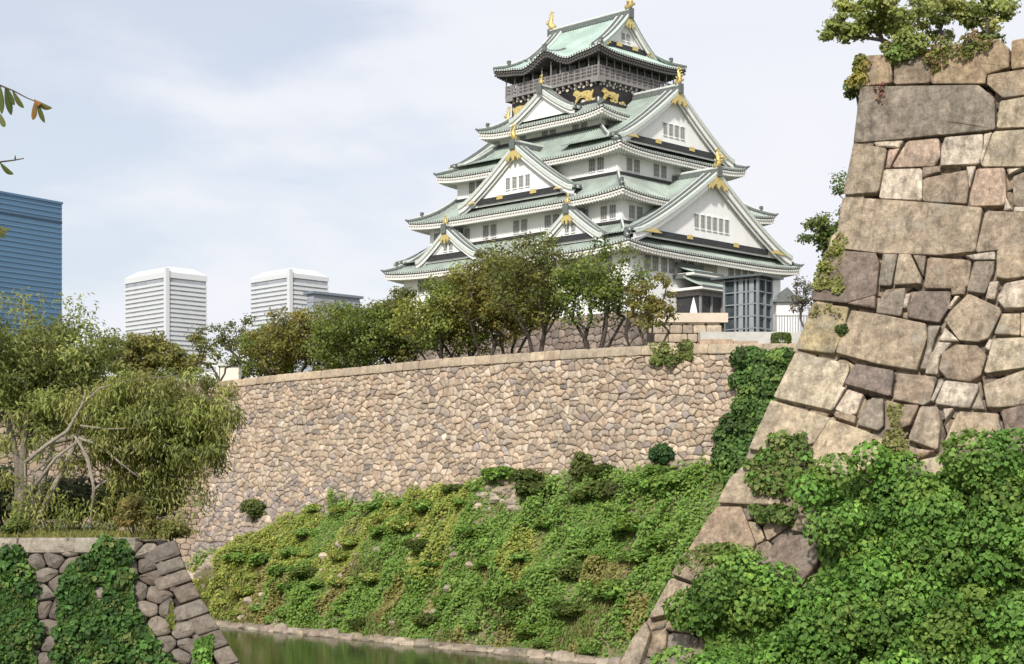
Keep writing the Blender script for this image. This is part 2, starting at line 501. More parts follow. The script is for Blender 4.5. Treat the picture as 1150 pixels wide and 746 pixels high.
def clump_leaves(g, centers, radii, per, flat=0.65, shell=0.55, clumpvar=0.16, pal=((.06, .09, .02),), var=0.2, upn=0.6):
    """leaves spread through clumps; each clump has its own tint"""
    ps, ns, cs = [], [], []
    for c, r in zip(centers, radii):
        n = max(6, int(per * g.uniform(0.7, 1.3)))
        d = g.normal(size=(n, 3)); d0 = np.clip(d, -1.9, 1.9); d /= np.linalg.norm(d, axis=1, keepdims=True)
        rr = r * (shell + (1 - shell) * g.random(n)) ** 0.8 * (1 + 0.18 * g.normal(size=n))
        p = np.array(c) + (d0 * r * .56 if shell <= 0 else d * rr[:, None]) * np.array([1, 1, flat])
        nn = d * 0.8 + g.normal(size=(n, 3)) * 0.4; nn[:, 2] += upn; nn[:, 1] -= .25
        tint = 1 + g.normal(0, clumpvar)
        ps.append(p); ns.append(nn); cs.append(leafcols(g, n, [pal[g.integers(0, len(pal))], pal[g.integers(0, len(pal))]], var) * max(0.5, tint))
    return np.concatenate(ps), np.concatenate(ns), np.concatenate(cs)


def branches(mb, base, stems, clumps, r0, col=(0.09, 0.07, 0.05), seed=3, jit=0.12, n=6):
    """skeleton growing from the stems to every clump, tapered"""
    g = random.Random(seed)
    nodes = [Vector(base)]; par = [-1]; dist = [0.0]
    for st in stems:
        last = 0
        for p in st:
            nodes.append(Vector(p)); par.append(last); dist.append(dist[last] + (nodes[-1] - nodes[last]).length); last = len(nodes) - 1
    leafn = []
    for c in sorted((Vector(c) for c in clumps), key=lambda c: (c - Vector(base)).length):
        best, bi = 1e9, 1
        for i, q in enumerate(nodes):
            if i == 0 and len(nodes) > 1: continue
            dd = (c - q).length + 0.22 * dist[i] + (1.5 if q.z > c.z + 0.3 else 0)
            if dd < best: best, bi = dd, i
        a = nodes[bi]; L = (c - a).length; last = bi; k = max(2, min(5, int(L / 0.7) + 1))
        for j in range(1, k + 1):
            t = j / k
            q = a.lerp(c, t) + Vector((g.uniform(-1, 1), g.uniform(-1, 1), g.uniform(-.6, .6))) * L * jit * (0 if j == k else 1) + Vector((0, 0, L * 0.12 * math.sin(t * 3.14)))
            nodes.append(q); par.append(last); dist.append(dist[last] + (q - nodes[last]).length); last = len(nodes) - 1
        leafn.append(last)
    w = [0.0] * len(nodes)
    for i in leafn:
        while i >= 0: w[i] += 1; i = par[i]
    W_ = max(w[0], 1)
    rad = [max(0.012, r0 * (max(x, 0.6) / W_) ** 0.5) for x in w]
    for i in range(1, len(nodes)):
        p = par[i]; k = g.uniform(0.8, 1.25)
        ra = rad[p] if p == 0 and len(stems) == 1 else min(rad[p], rad[i] * 1.5)
        mb.tube([nodes[p], nodes[i]], [ra, rad[i]], n if rad[i] > 0.04 else 4, 0, tuple(x * k for x in col), cap=False)


def make_tree(name, label, cat, base, crown, seed, leaf=0.2, per=110, nclump=60, rc=0.9, pal=((.06, .09, .02),), trunk_r=0.25,
              stems=3, fork=0.35, lean=0.35, group=None, flat=0.65, bark=(0.09, 0.07, 0.05), shell_bias=0.5, simple=True, var=0.22, down=0.3, elong=1.0, wid=0.42, extra=None, shell=0.3, paths=None, sizes=(.65, 1.25), clumpvar=.14):
    """crown: (centre xyz, radii xyz)"""
    g = np.random.default_rng(seed); rn = random.Random(seed)
    base = Vector(base); cc, cr = Vector(crown[0]), Vector(crown[1])
    root = empty(name, base); tag(root, label, cat, group)
    cl = []
    tries = 0
    while len(cl) < nclump and tries < 6000:
        tries += 1
        d = g.normal(size=3); d /= np.linalg.norm(d)
        rr = g.random() ** shell_bias
        lump = 1 + 0.32 * vn(d[0] * 1.6 + seed, d[1] * 1.6, d[2] * 1.6)
        p = np.array(cc) + d * rr * np.array(cr) * lump
        if all(np.linalg.norm((p - q) / np.array([1, 1, 0.7])) > rc * 0.62 for q in cl): cl.append(p)
    if extra: cl += [np.array(q) for q in extra]
    rel = [Vector(q) - base for q in cl]
    st = []
    if paths:
        st = [[Vector(q) - base for q in p_] for p_ in paths]
    else:
        top = cc - base
        for i in range(stems):
            a = 2 * math.pi * (i + rn.random() * 0.6) / stems + seed
            sp = lean * min(cr.x, cr.y) * (0 if stems == 1 else 1)
            e = Vector((top.x * fork + math.cos(a) * sp, top.y * fork + math.sin(a) * sp, max(0.5, (top.z - cr.z * 0.55) * (0.8 + 0.3 * rn.random()))))
            mid = e * 0.5 + Vector((rn.uniform(-.15, .15), rn.uniform(-.15, .15), 0.05)) * e.length * 0.6
            st.append([mid, e])
    mb = MB(); branches(mb, (0, 0, -0.3), st, rel, trunk_r, bark, seed)
    mb.build('trunk', M['bark'], root, smooth=True)
    p, nn, cs = clump_leaves(g, rel, [rc * g.uniform(*sizes) for _ in rel], per, flat, shell=shell, clumpvar=clumpvar, pal=pal, var=var)
    sz = leaf * g.uniform(0.6, 1.35, len(p))
    leaf_mesh('crown', p, nn, sz, cs, M['leaf'], root, elong=elong, down=down, wid=wid, seed=seed, simple=simple)
    return root


def shrub_mesh(seed, r, h, leaf, per, pal, nclump=14):
    g = np.random.default_rng(seed); cl = []
    for _ in range(nclump):
        a = g.random() * 6.283; q = r * 0.75 * math.sqrt(g.random())
        cl.append((q * math.cos(a), q * math.sin(a), h * (0.35 + 0.5 * g.random()) * (1 - 0.4 * q / r)))
    p, nn, cs = clump_leaves(g, cl, [r * g.uniform(0.3, 0.5) for _ in cl], per, 0.75, pal=pal, var=0.22)
    return p, nn, leaf * g.uniform(0.6, 1.3, len(p)), cs, cl
# ---------------------------------------------------------------- faces of the walls
WATER_Z = -10.0
S2 = math.sqrt(0.5)
OA = (-23.9, 139.0); dA = (S2, -S2); nA = (-S2, -S2)
crest_px = [(258, 427), (330, 419), (405, 412), (500, 402.5), (629, 393.6), (722, 388.5), (831, 386), (900, 385.5)]
crest_s, crest_z = [], []
for px, py in crest_px:
    rx = (px - CX) / F
    s_ = (rx * OA[1] - OA[0]) / (dA[0] - rx * dA[1]); Y = OA[1] + dA[1] * s_
    crest_s.append(s_); crest_z.append((HZ - py) / F * Y)


def warpA(u, z): return (interp(u, crest_s, crest_z) - 9.5) * max(0.0, min(1.0, (z - 2.0) / 7.5))


FA = Face(OA, dA, nA, [9.5, 6, 3, 0, -3, -6, -11], [0, 0.75, 1.6, 2.6, 3.8, 5.2, 7.8], warpA)
nB = Vector((0.2, -0.98)).normalized(); dB = Vector((-nB.y * -1, 0)) if False else Vector((nB.y, -nB.x))
FB = Face(OA, dB, nB, [9.5, 6, 3, 0, -3, -6, -11], [0, 0.6, 1.3, 2.1, 3.0, 4.0, 6.0])

# the near bastion at the right: its corner edge read off the photograph
OR = Vector(((965 - CX) / F * 38, 38.0)); nR = Vector((-0.46, -0.888)).normalized(); dR = Vector((-nR.y, nR.x))
if dR.x < 0: dR = -dR
nR2 = -dR; dR2 = -nR
sil = [(965, 60), (963.5, 97), (958, 163), (945.5, 225), (933, 268), (912, 335), (894, 388), (869, 445), (841, 502), (806, 562), (773, 620), (735, 677), (690, 746), (655, 798), (610, 860)]
zs, bs = [11.5], [-0.03]
ex = (nR - dR).x; ey = (nR - dR).y
for px, py in sil:
    rx = (px - CX) / F; b_ = (rx * OR.y - OR.x) / (ex - rx * ey); Y = OR.y + ey * b_
    zs.append((HZ - py) / F * Y); bs.append(max(0, b_))
FR = Face(OR, dR, nR, zs, bs); FR2 = Face(OR, dR2, nR2, zs, bs)

# the near pier at the left
nL = Vector((0.05, -1)).normalized(); dL = Vector((-1, -0.05)).normalized()
OL = Vector(((196 - CX) / F * 60, 60.0)); nL2 = Vector((0.94, 0.34)).normalized(); dL2 = Vector((-0.34, 0.94)).normalized()
# corner offset for unit batter
det = nL.x * nL2.y - nL.y * nL2.x
pv = Vector(((nL2.y - nL.y) / det, (nL.x - nL2.x) / det))
zs, bs = [0.0], [-0.02]
for px, py in [(196, 604), (209, 640), (226, 672), (245, 704), (270, 746), (300, 790), (345, 850), (365, 875)]:
    rx = (px - CX) / F; b_ = (rx * OL.y - OL.x) / (pv.x - rx * pv.y); Y = OL.y + pv.y * b_
    zs.append((HZ - py) / F * Y); bs.append(max(0, b_))
FL = Face(OL, dL, nL, zs, bs); FL2 = Face(OL, dL2, nL2, zs, bs)
TERR = (HZ - 604) / F * 60

# ---------------------------------------------------------------- the setting


def sheet(name, poly, z, mat, col):
    mb = MB(); mb.add([(x, y, z) for x, y in poly], [tuple(range(len(poly)))], 0, col)
    return tag(mb.build(name, mat), kind='structure')


M['ground'] = plain('grass and gravel ground', (0.13, 0.13, 0.07), 0.95, var=0.4, scale=0.4, bump=0.4)
sheet('ground', [(-5000, -1500), (5000, -1500), (5000, 9000), (-5000, 9000)], -12.0, M['ground'], (1, 1, 1))


def water_mat():
    m, n, l, b = newmat('moat water')
    b.inputs['Base Color'].default_value = (0.030, 0.046, 0.016, 1); b.inputs['Roughness'].default_value = 0.10
    b.inputs['IOR'].default_value = 1.33
    tc = n.new('ShaderNodeTexCoord'); mp = n.new('ShaderNodeMapping'); mp.inputs['Scale'].default_value = (0.8, 0.8, 1)
    l.new(tc.outputs['Object'], mp.inputs[0])
    ns = n.new('ShaderNodeTexNoise'); ns.inputs['Scale'].default_value = 1.6; ns.inputs['Detail'].default_value = 4
    l.new(mp.outputs[0], ns.inputs['Vector'])
    bp = n.new('ShaderNodeBump'); bp.inputs['Strength'].default_value = 0.12; bp.inputs['Distance'].default_value = 0.12
    l.new(ns.outputs['Fac'], bp.inputs['Height']); l.new(bp.outputs[0], b.inputs['Normal'])
    return m


sheet('water', [(-150, -60), (70, -60), (70, 160), (-150, 160)], WATER_Z, water_mat(), (1, 1, 1))
Bend = Vector(OA) + dB * 140; Aend = Vector(OA) + Vector(dA) * 80
sheet('plateau', [tuple(Bend), (OA[0] - 0.4, OA[1] + 0.8), (Aend.x + 0.5, Aend.y + 0.6), (90, Aend.y), (3000, Aend.y), (3000, 4000), (-3000, 4000), (-3000, 105)], 8.55, M['ground'], (1, 1, 1))

# ---------------------------------------------------------------- long moat wall with its inner corner
PAL = [(.42, .36, .285), (.40, .335, .265), (.46, .40, .32), (.35, .30, .24), (.44, .39, .33), (.30, .26, .215), (.50, .445, .37), (.385, .315, .25), (.42, .35, .285), (.44, .38, .31), (.30, .265, .23)]
PAL = [(c_[0] * 1.22, c_[1] * 1.18, c_[2] * 1.13) for c_ in PAL]
PALG = [(.33, .29, .26), (.38, .33, .29), (.29, .26, .24), (.43, .38, .33), (.35, .30, .28)]
wroot = empty('moat_wall', (OA[0], OA[1], 9.0))
tag(wroot, 'long tan rubble stone wall rising from the overgrown far moat bank below the castle', 'stone wall')


def child(mb, name, mats, root, **k):
    o = mb.build(name, mats, **k); o.parent = root; o.matrix_parent_inverse = Matrix.Translation(root.location).inverted(); return o


rw = random.Random(5)
mb = MB()
backing(mb, FA, -7, 80, -10.5, 9.0, -0.16, (.07, .06, .05))
for poly in voronoi(-7, 80, -4.0, 8.85, 0.54, 0.40, 0.46, 0.024, rw, skip=.12) + voronoi(-7, 12, -10.4, -4.0, 0.54, 0.40, 0.46, 0.024, rw, skip=.12):
    cx = sum(p[0] for p in poly) / len(poly); cz = sum(p[1] for p in poly) / len(poly)
    lo = 1.6 - 0.03 * cx + 1.3 * vn(cx * 0.16, 0.3, 4) + 0.9 * vn(cx * .6, cz * .6, 9)
    g_ = rw.random() < (0.6 if cz < lo else 0.07)
    stone(mb, FA, poly, pick(PALG if g_ else PAL, rw), bulge=0.05, depth=0.22, bev=0.05, off=rw.uniform(-0.05, 0.05), rnd=rw, tilt=0.13, k=0.11)
child(mb, 'main_face', M['wall_stone'], wroot)
mb = MB(); s_ = -0.4
while s_ < 79.5:
    L = rw.uniform(1.3, 2.6); c = pick([(.50, .42, .31), (.55, .46, .34), (.46, .385, .29)], rw, 0.08); o_ = rw.uniform(0, 0.04)
    pl = [(s_ + .015, 8.86), (s_ + L - .015, 8.86), (s_ + L - .015, 9.5), (s_ + .015, 9.5)]
    stone(mb, FA, pl, c, bulge=0.03, depth=0.5, bev=0.05, off=0.05 + o_, rnd=rw, tilt=0.01, k=0.08)
    a, b = FA.pt(s_ + .02, 9.47, 0.03), FA.pt(s_ + L - .02, 9.47, 0.03); nn = Vector((nA[0], nA[1], 0))
    mb.add([a, b, b - nn * 1.0, a - nn * 1.0], [(0, 1, 2, 3)], 0, c)
    s_ += L
child(mb, 'capstones', M['wall_stone'], wroot)
mb = MB()
PALB = [(.38, .30, .23), (.33, .265, .21), (.43, .345, .26), (.29, .24, .20), (.40, .31, .25)]
backing(mb, FB, -4, 60, -10.8, 9.4, -0.2, (.06, .05, .042))
for poly in voronoi(-1.0, 60, -10.8, 9.4, 0.85, 0.5, 0.24, 0.03, rw):
    stone(mb, FB, poly, pick(PALB, rw), bulge=0.04, depth=0.25, bev=0.05, off=rw.uniform(-.04, .05), rnd=rw, tilt=0.07, k=0.10)
child(mb, 'side_face', M['wall_stone'], wroot)

# ---------------------------------------------------------------- near bastion of megaliths
BPK = (1.17, 1.11, 1.05)
BP = {'o': (.39, .315, .225), 't': (.36, .315, .25), 'g': (.255, .235, .205), 'p': (.44, .355, .295), 'w': (.51, .475, .42), 'b': (.30, .255, .205), 'c': (.45, .405, .32), 'v': (.215, .185, .17), 'y': (.38, .345, .235)}
BP = {k: tuple(a * b * 1.06 for a, b in zip(v, BPK)) for k, v in BP.items()}
SC = {'A': (930, 30, 5.227), 'B': (920, 140, 4.974), 'C': (880, 270, 4.26), 'D': (830, 380, 3.594), 'E': (690, 500, 3.03), 'X': (0, 0, 1)}
TR = '''A o 180,172 372,163 374,330 190,350
A b 386,166 598,125 598,328 386,340
A o 605,128 800,95 1000,72 1062,130 1060,240 930,278 920,332 605,336
A o 1080,85 1200,60 1200,238 1075,248
A g 190,352 880,345 975,420 980,605 660,635 450,660 150,682
A t 940,285 1200,245 1200,398 1030,420 935,340
A c 1010,440 1200,405 1200,590 990,600
B w 303,97 470,87 440,128 320,122
B t 192,106 380,135 330,380 138,398
B p 387,142 447,133 395,240 372,242
B p 492,92 665,75 674,180 640,230 403,238
B w 705,73 915,55 910,140 890,222 678,232 685,130
B w 922,55 965,45 935,130 905,225 900,190 918,120
B c 972,40 1200,25 1200,232 905,236
B w 360,248 572,242 572,420 332,412
B b 582,300 830,253 833,350 820,442 580,428
B b 578,240 672,232 672,262 582,294
B w 822,235 872,230 838,350 830,300
B p 880,250 1035,242 1042,400 1030,450 845,455 838,420
B g 1080,290 1200,240 1200,455 1085,452
B w 1042,405 1078,472 1030,480
B w 1048,248 1130,242 1060,280
B w 1090,460 1200,460 1200,490 1090,490
B t 134,405 580,436 910,466 870,708 700,730 360,720 88,690
B b 928,480 1200,492 1200,655 1120,690 872,715
C v 200,44 440,62 456,110 440,258 300,298 135,284
C v 303,305 438,264 434,327
C g 475,65 545,65 515,215 455,215
C t 552,68 608,68 660,180 655,208 527,213
C g 618,70 680,75 667,170
C b 690,80 895,95 885,215 850,228 672,228
C g 912,100 1010,100 1000,160 962,253 876,243
C w 870,75 1010,55 1010,94 912,94
C t 1022,50 1200,20 1200,168 1060,188 1020,178
C w 1060,207 1200,180 1200,318 1060,325 1022,280
C w 987,200 1028,196 1010,280 967,275
C g 488,235 578,226 578,270 558,358 442,343 455,290
C w 582,255 602,255 592,318 570,318
C v 640,246 800,246 790,320 745,395 600,370 592,330
C b 802,232 872,226 862,258 806,262
C t 886,257 1033,325 1038,350 980,470 930,486 842,478 772,385 792,350
C w 822,270 842,270 800,328 786,325
C y 140,300 310,322 290,430 240,540 58,516
X t 956,348.5 990,353.5 1039,363.5 1041,378 1034,400 1029,416 985,408 938.5,395.5
X g 1042.5,366 1056,366 1048,384 1041,415 1034,414 1041,392
C w 772,417 840,480 742,478
C w 737,485 800,490 748,552 700,560
C c 1047,350 1130,350 1130,450 1007,445
C c 1136,350 1200,345 1200,458 1136,458
X c 1116,381 1162,379 1162,411 1105,420
C w 985,470 1000,480 985,525 960,515
D b 822,60 880,27 960,32 998,70 973,150 930,176 840,163 807,125
D w 775,60 812,40 800,145 752,140
D c 225,55 440,100 440,130 375,288 137,236
D v 470,105 625,132 610,235 427,185
D b 642,140 798,155 768,253 740,268 622,245
D w 832,172 963,187 963,210 930,283 792,265
D w 808,166 826,172 787,250 770,250
D w 970,217 990,285 940,283
D t 987,190 1150,130 1190,122 1190,263 1050,278 1002,278
D w 437,205 500,225 470,300 440,308 387,285
D w 408,195 430,200 385,278 377,275
D g 517,246 580,240 580,348 560,368 472,345
D b 386,292 468,312 465,343 386,316
D c 127,247 230,277 365,318 300,420 140,462 37,442
D c 368,327 500,372 590,412 600,460 570,510 430,555 300,510 290,450
D t 732,275 800,277 813,330 800,448 682,408
D b 592,250 640,262 630,368 590,368
D b 657,270 725,272 690,350 642,368
D w 826,287 865,285 832,330
D t 882,292 1040,302 1050,350 1030,418 880,433 822,428
D v 1057,290 1190,255 1190,418 1082,413
D g 1047,335 1073,408 1037,423
D t 1040,432 1108,432 1108,473 1050,480
D t 1115,428 1190,425 1190,480 1115,478
D p 710,447 790,457 722,488
D c 725,492 850,462 860,540 740,580
E t 400,100 480,85 525,112 572,160 560,203 480,200 350,195
E b 345,207 430,208 476,330 460,368 300,370 250,356
E v 503,380 560,312 640,302 700,340 690,400 610,490 452,390
E t 632,230 700,262 700,308 602,290
E b 245,365 300,376 390,395 370,480 280,470 195,440
E t 190,450 270,480 240,560 115,590
E t 105,598 120,640 85,746 10,760 60,660
E b 292,645 322,640 330,760 205,760'''
bcol = (OR.x + 3, OR.y + 1, 10.0)
broot = empty('stone_bastion', bcol)
tag(broot, 'towering corner bastion of huge close-fitted granite blocks at the right', 'stone bastion')
rb = random.Random(21)
mb = MB()
ZT = 10.0
backing(mb, FR, 0, 16, -11.5, 9.6, -0.34, (.03, .026, .022), 1.0, 0.5, s0f=lambda z: -FR.b(z) + 0.36)
backing(mb, FR2, 0, 30, -11.5, 9.6, -0.34, (.055, .047, .04), 2.0, 0.8, s0f=lambda z: -FR2.b(z) + 0.36)
for poly in voronoi(-9.5, 16, -11.3, 9.0, 0.62, 0.46, 0.36, 0.035, rb):
    q = [p for p in poly if p[0] > -FR.b(p[1]) + 0.12]
    if len(q) < 3: continue
    stone(mb, FR, q, pick([BP['t'], BP['b'], BP['g'], BP['v']], rb), bulge=0.02, depth=0.2, bev=0.02, off=-0.2, rnd=rb, tilt=0.05)
for poly in voronoi(5.2, 16, -2.5, 9.6, 2.1, 1.25, 0.3, 0.05, rb):
    stone(mb, FR, poly, pick([BP['t'], BP['o'], BP['b'], BP['g'], BP['c']], rb), bulge=0.06, depth=0.5, bev=0.06, off=rb.uniform(-.03, .04), rnd=rb)
for z0 in np.arange(-11.5, 8.7, 1.35):
    a = -FR2.b(z0 + .6)
    for i in range(9):
        w_ = 3.0
        stone(mb, FR2, [(max(-FR2.b(z0) if i == 0 else -99, a + i * w_ + .03), z0 + .03), (a + (i + 1) * w_ - .03, z0 + .03), (a + (i + 1) * w_ - .03, z0 + 1.32), (max(-FR2.b(z0 + 1.35) if i == 0 else -99, a + i * w_ + .03), z0 + 1.32)],
              pick([BP['t'], BP['b'], BP['g'], BP['c']], rb), bulge=0.06, depth=0.5, bev=0.06, rnd=rb, k=0.08)
child(mb, 'side_and_joints', M['big_stone'], broot)
mb = MB()
for line in TR.splitlines():
    k_, c_, rest = line.split(' ', 2); ox, oy, sc = SC[k_]
    pl = []
    for t in rest.split():
        x, y = t.split(','); pl.append(FR.unproj(ox + float(x) / sc, oy + float(y) / sc))
    gx, gy = sum(p[0] for p in pl) / len(pl), sum(p[1] for p in pl) / len(pl)
    pl = [(x + .008 * (x - gx) / (math.hypot(x - gx, y - gy) + 1e-6), y + .008 * (y - gy) / (math.hypot(x - gx, y - gy) + 1e-6)) for x, y in pl]
    big = area(pl) > 1.0
    stone(mb, FR, pl, pick([BP[c_]], rb, 0.05), bulge=0.035 if big else 0.02, depth=0.55 if big else 0.3, bev=0.022, off=rb.uniform(-.02, .05), rnd=rb, tilt=0.012, k=0.035 if big else 0.06)
child(mb, 'megaliths', M['big_stone'], broot)
q = [OR + dR * 0 + dR2 * 0, OR + dR * 16, OR + dR * 16 + dR2 * 30, OR + dR2 * 30]
sheet('bastion_top', [tuple(p) for p in q], 9.55, M['ground'], (1, 1, 1))

# ---------------------------------------------------------------- near pier at the left
proot = empty('stone_pier', (OL.x, OL.y, TERR))
tag(proot, 'low grey stone embankment with ivy and a pale slab edge at the lower left', 'stone wall')
rp_ = random.Random(4); PALP = [(.25, .22, .185), (.20, .175, .15), (.28, .25, .21), (.22, .19, .16), (.17, .15, .13)]
sc_ = lambda z: FL.b(z) * pv.dot(dL)
mb = MB()
backing(mb, FL, 0, 60, -11.5, TERR - .05, -0.3, (.05, .045, .04), 2, .6, s0f=lambda z: sc_(z) + .3)
for poly in voronoi(-8, 40, -11.0, TERR - 0.08, .78, 0.55, 0.38, 0.04, rp_):
    q = [p for p in poly if p[0] > sc_(p[1]) + 0.62]
    if len(q) < 3: continue
    stone(mb, FL, q, pick(PALP, rp_), bulge=0.09, depth=0.3, bev=0.06, off=rp_.uniform(-.05, .05), rnd=rp_, tilt=0.08)
z_ = TERR - 0.05; i = 0
while z_ > -11.2:
    h = rp_.uniform(0.42, 0.6); w_ = (1.3, .75)[i % 2] + rp_.uniform(-.15, .15); tl = 0.36
    stone(mb, FL, [(sc_(z_ - h) + .0, z_ - h + .02), (sc_(z_ - h) + w_, z_ - h - tl * w_ + .05), (sc_(z_) + w_, z_ - tl * w_), (sc_(z_) + .0, z_ - .02)], pick(PALP, rp_, .2), bulge=0.05, depth=0.45, bev=0.04, off=rp_.uniform(.0, .1), rnd=rp_, k=0.07, tilt=.05)
    z_ -= h; i += 1
child(mb, 'stone_face', M['grey_stone'], proot)
mb = MB(); s_ = 1.35
while s_ < 34:
    L = rp_.uniform(1.0, 1.9)
    stone(mb, FL, [(s_ + .02, TERR - .56), (s_ + L - .02, TERR - .56), (s_ + L - .02, TERR), (s_ + .02, TERR)], pick([(.36, .335, .28), (.31, .285, .24), (.39, .365, .31)], rp_), bulge=0.03, depth=0.5, bev=0.05, off=0.1, rnd=rp_, k=0.07)
    a, b = FL.pt(s_ + .03, TERR - .03, .08), FL.pt(s_ + L - .03, TERR - .03, .08)
    mb.add([a, b, b + Vector((0, 1, 0)), a + Vector((0, 1, 0))], [(0, 1, 2, 3)], 0, (.40, .37, .30)); s_ += L
child(mb, 'slab_edge', M['grey_stone'], proot)
c1 = OL + dL2 * 34; c2 = c1 + Vector((-60, 0)); c3 = OL + dL * 70
sheet('terrace', [tuple(OL + Vector((-.2, .25))), tuple(c1), tuple(c2), tuple(c3 + Vector((0, .3)))], TERR - 0.12, M['ground'], (1, 1, 1))
mb = MB()
backing(mb, FL2, -8, 34, -11.5, TERR - .2, -0.05, (.2, .17, .14), 3, .8, s0f=lambda z: 0.0)
child(mb, 'side_face', M['grey_stone'], proot)

# ---------------------------------------------------------------- overgrown bank at the wall's foot
E0 = Vector(((250 - CX) / F * 123, 123.0)); E1 = Vector(((640 - CX) / F * 97.7, 97.7))


def toe(s): return interp(s, [-6, 0, 4, 9, 14, 18, 24, 30, 34, 40, 50, 64], [-8.6, -7.6, -5.2, -3.0, -1.5, -0.6, -0.3, 0.5, 1.6, 0.8, 1.5, 2.5])


EDGE = FA.b(-10) + 2.4          # the water's edge, out from the crest line


def bankpt(s, t):
    zt = toe(s); z = zt + (WATER_Z - 0.3 - zt) * t
    o = FA.b(zt) - 0.15 + (EDGE - FA.b(zt)) * (t ** 0.9) + 0.45 * vn(s * 0.35, t * 4, 2) * min(1, 4 * t * (1 - t) + .1) + 0.25 * vn(s * 1.1, t * 9, 6)
    q = Vector(OA) + Vector(dA) * s + Vector(nA) * o
    return Vector((q.x, q.y, z + 0.25 * vn(s * .7, t * 6, 11)))


rows = []; mb = MB(); ns, nt_ = 180, 26
vs, cs = [], []
for j in range(nt_ + 1):
    for i in range(ns + 1):
        s = -7 + 87 * i / ns; t = j / nt_; vs.append(bankpt(s, t))
        k = 0.5 + 0.5 * vn(s * 0.5, t * 5, 21)
        cs.append((.12 + .12 * k, .11 + .10 * k, .055 + .06 * k))
mb.v = [tuple(v) for v in vs]; mb.c = cs
for j in range(nt_):
    for i in range(ns):
        a = j * (ns + 1) + i; mb.f.append((a, a + 1, a + ns + 2, a + ns + 1)); mb.m.append(0)
tag(mb.build('bank', M['soil'], smooth=True), kind='structure')
# rubble showing on the slope and the stones along the waterline
rk = random.Random(8)


def boulder(mb, c, r, col, rnd):
    import itertools
    vs, fs = [], []; nu, nv = 7, 4; ph = rnd.random() * 9
    for j in range(nv + 1):
        for i in range(nu):
            th = math.pi * j / nv; p = 2 * math.pi * i / nu
            d = Vector((math.sin(th) * math.cos(p), math.sin(th) * math.sin(p), math.cos(th)))
            k = 1 + 0.35 * vn(d.x * 1.7 + ph, d.y * 1.7, d.z * 1.7)
            vs.append(Vector(c) + Vector((d.x * r[0], d.y * r[1], d.z * r[2])) * k)
    for j in range(nv):
        for i in range(nu): fs.append((j * nu + i, j * nu + (i + 1) % nu, (j + 1) * nu + (i + 1) % nu, (j + 1) * nu + i))
    mb.add(vs, fs, 0, col)


mb = MB()
for (s0, s1, t0, t1, n_) in ((2, 8, .02, .30, 110), (34, 40, .03, .22, 60), (4, 40, .35, .97, 70), (26, 32, .3, .6, 12)):
    for _ in range(n_):
        s = rk.uniform(s0, s1); t = rk.uniform(t0, t1); r = rk.uniform(.12, .4)
        boulder(mb, bankpt(s, t), (r * 1.2, r, r * .8), pick([(.43, .37, .29), (.36, .31, .25), (.5, .44, .35)], rk), rk)
tag(mb.build('rubble', M['wall_stone']), kind='stuff', label='loose tan rubble stones scattered over the moat bank', cat='rubble')
mb = MB()
s = -3.0
while s < 78:
    r = rk.uniform(.25, .75)
    q = Vector(OA) + Vector(dA) * s + Vector(nA) * (EDGE + rk.uniform(-.1, .22))
    boulder(mb, (q.x, q.y, WATER_Z + rk.uniform(-.15, .12)), (r, r * .8, r * rk.uniform(.45, .8)), pick([(.42, .36, .29), (.36, .30, .25), (.48, .42, .33), (.3, .26, .2)], rk), rk)
    s += r * rk.uniform(.8, 1.3)
for i in range(58):
    L = 1.45; s = -5 + i * L; o0 = EDGE - .55
    a = Vector(OA) + Vector(dA) * s + Vector(nA) * o0; b = a + Vector(dA) * (L - .03); w_ = Vector(nA) * rk.uniform(.5, .75); h = WATER_Z + rk.uniform(.22, .42)
    mb.plate([(a.x, a.y, -11), (b.x, b.y, -11), (b.x, b.y, h), (a.x, a.y, h)], (w_.x, w_.y, 0), 0, pick([(.36, .32, .25), (.31, .275, .22)], rk))
tag(mb.build('waterline_stones', M['wall_stone']), label='pale stone edging along the far waterline of the moat', cat='stone edging')
# ---------------------------------------------------------------- the castle keep
KC = Vector((9.93, 210.0, 20.5)); KROT = -R(44.56)
keep = empty('castle_keep', KC, KROT)
tag(keep, 'white five-tiered castle keep with green copper roofs and gold ridge ornaments above the stone wall', 'castle')
K0 = 20.5                                        # local z = measured z - K0


def kl(z): return z - K0


TIERS = {  # eave half sizes, eave tip height, wall half sizes above it, height where the roof meets that wall
    1: (20.8, 16.7, 28.35, 16.3, 12.7, 31.2), 2: (18.3, 14.75, 34.8, 13.7, 10.3, 37.5),
    3: (15.7, 12.2, 40.8, 8.6, 7.6, 44.2), 4: (10.6, 9.6, 46.15, 7.36, 6.68, 47.6)}
WALLS = {1: (19.0, 14.8, 20.5, 28.2), 2: (16.3, 12.7, 30.8, 34.6), 3: (13.7, 10.3, 37.2, 40.6), 4: (8.6, 7.6, 43.6, 46.0)}
RIB = (0.72, 0.74, 0.73); FLAT = (1.05, 1.05, 1.05)


def ribs(L0, L1, sp=0.42):
    """column positions and raise for a roof of round tile ribs"""
    out = []; n = max(2, int(round((L1 - L0) / sp))); d = (L1 - L0) / n
    for i in range(n):
        x = L0 + i * d
        out += [(x, 0), (x + d * .55, 0), (x + d * .62, .09), (x + d * .93, .09)]
    out.append((L1, 0)); return out


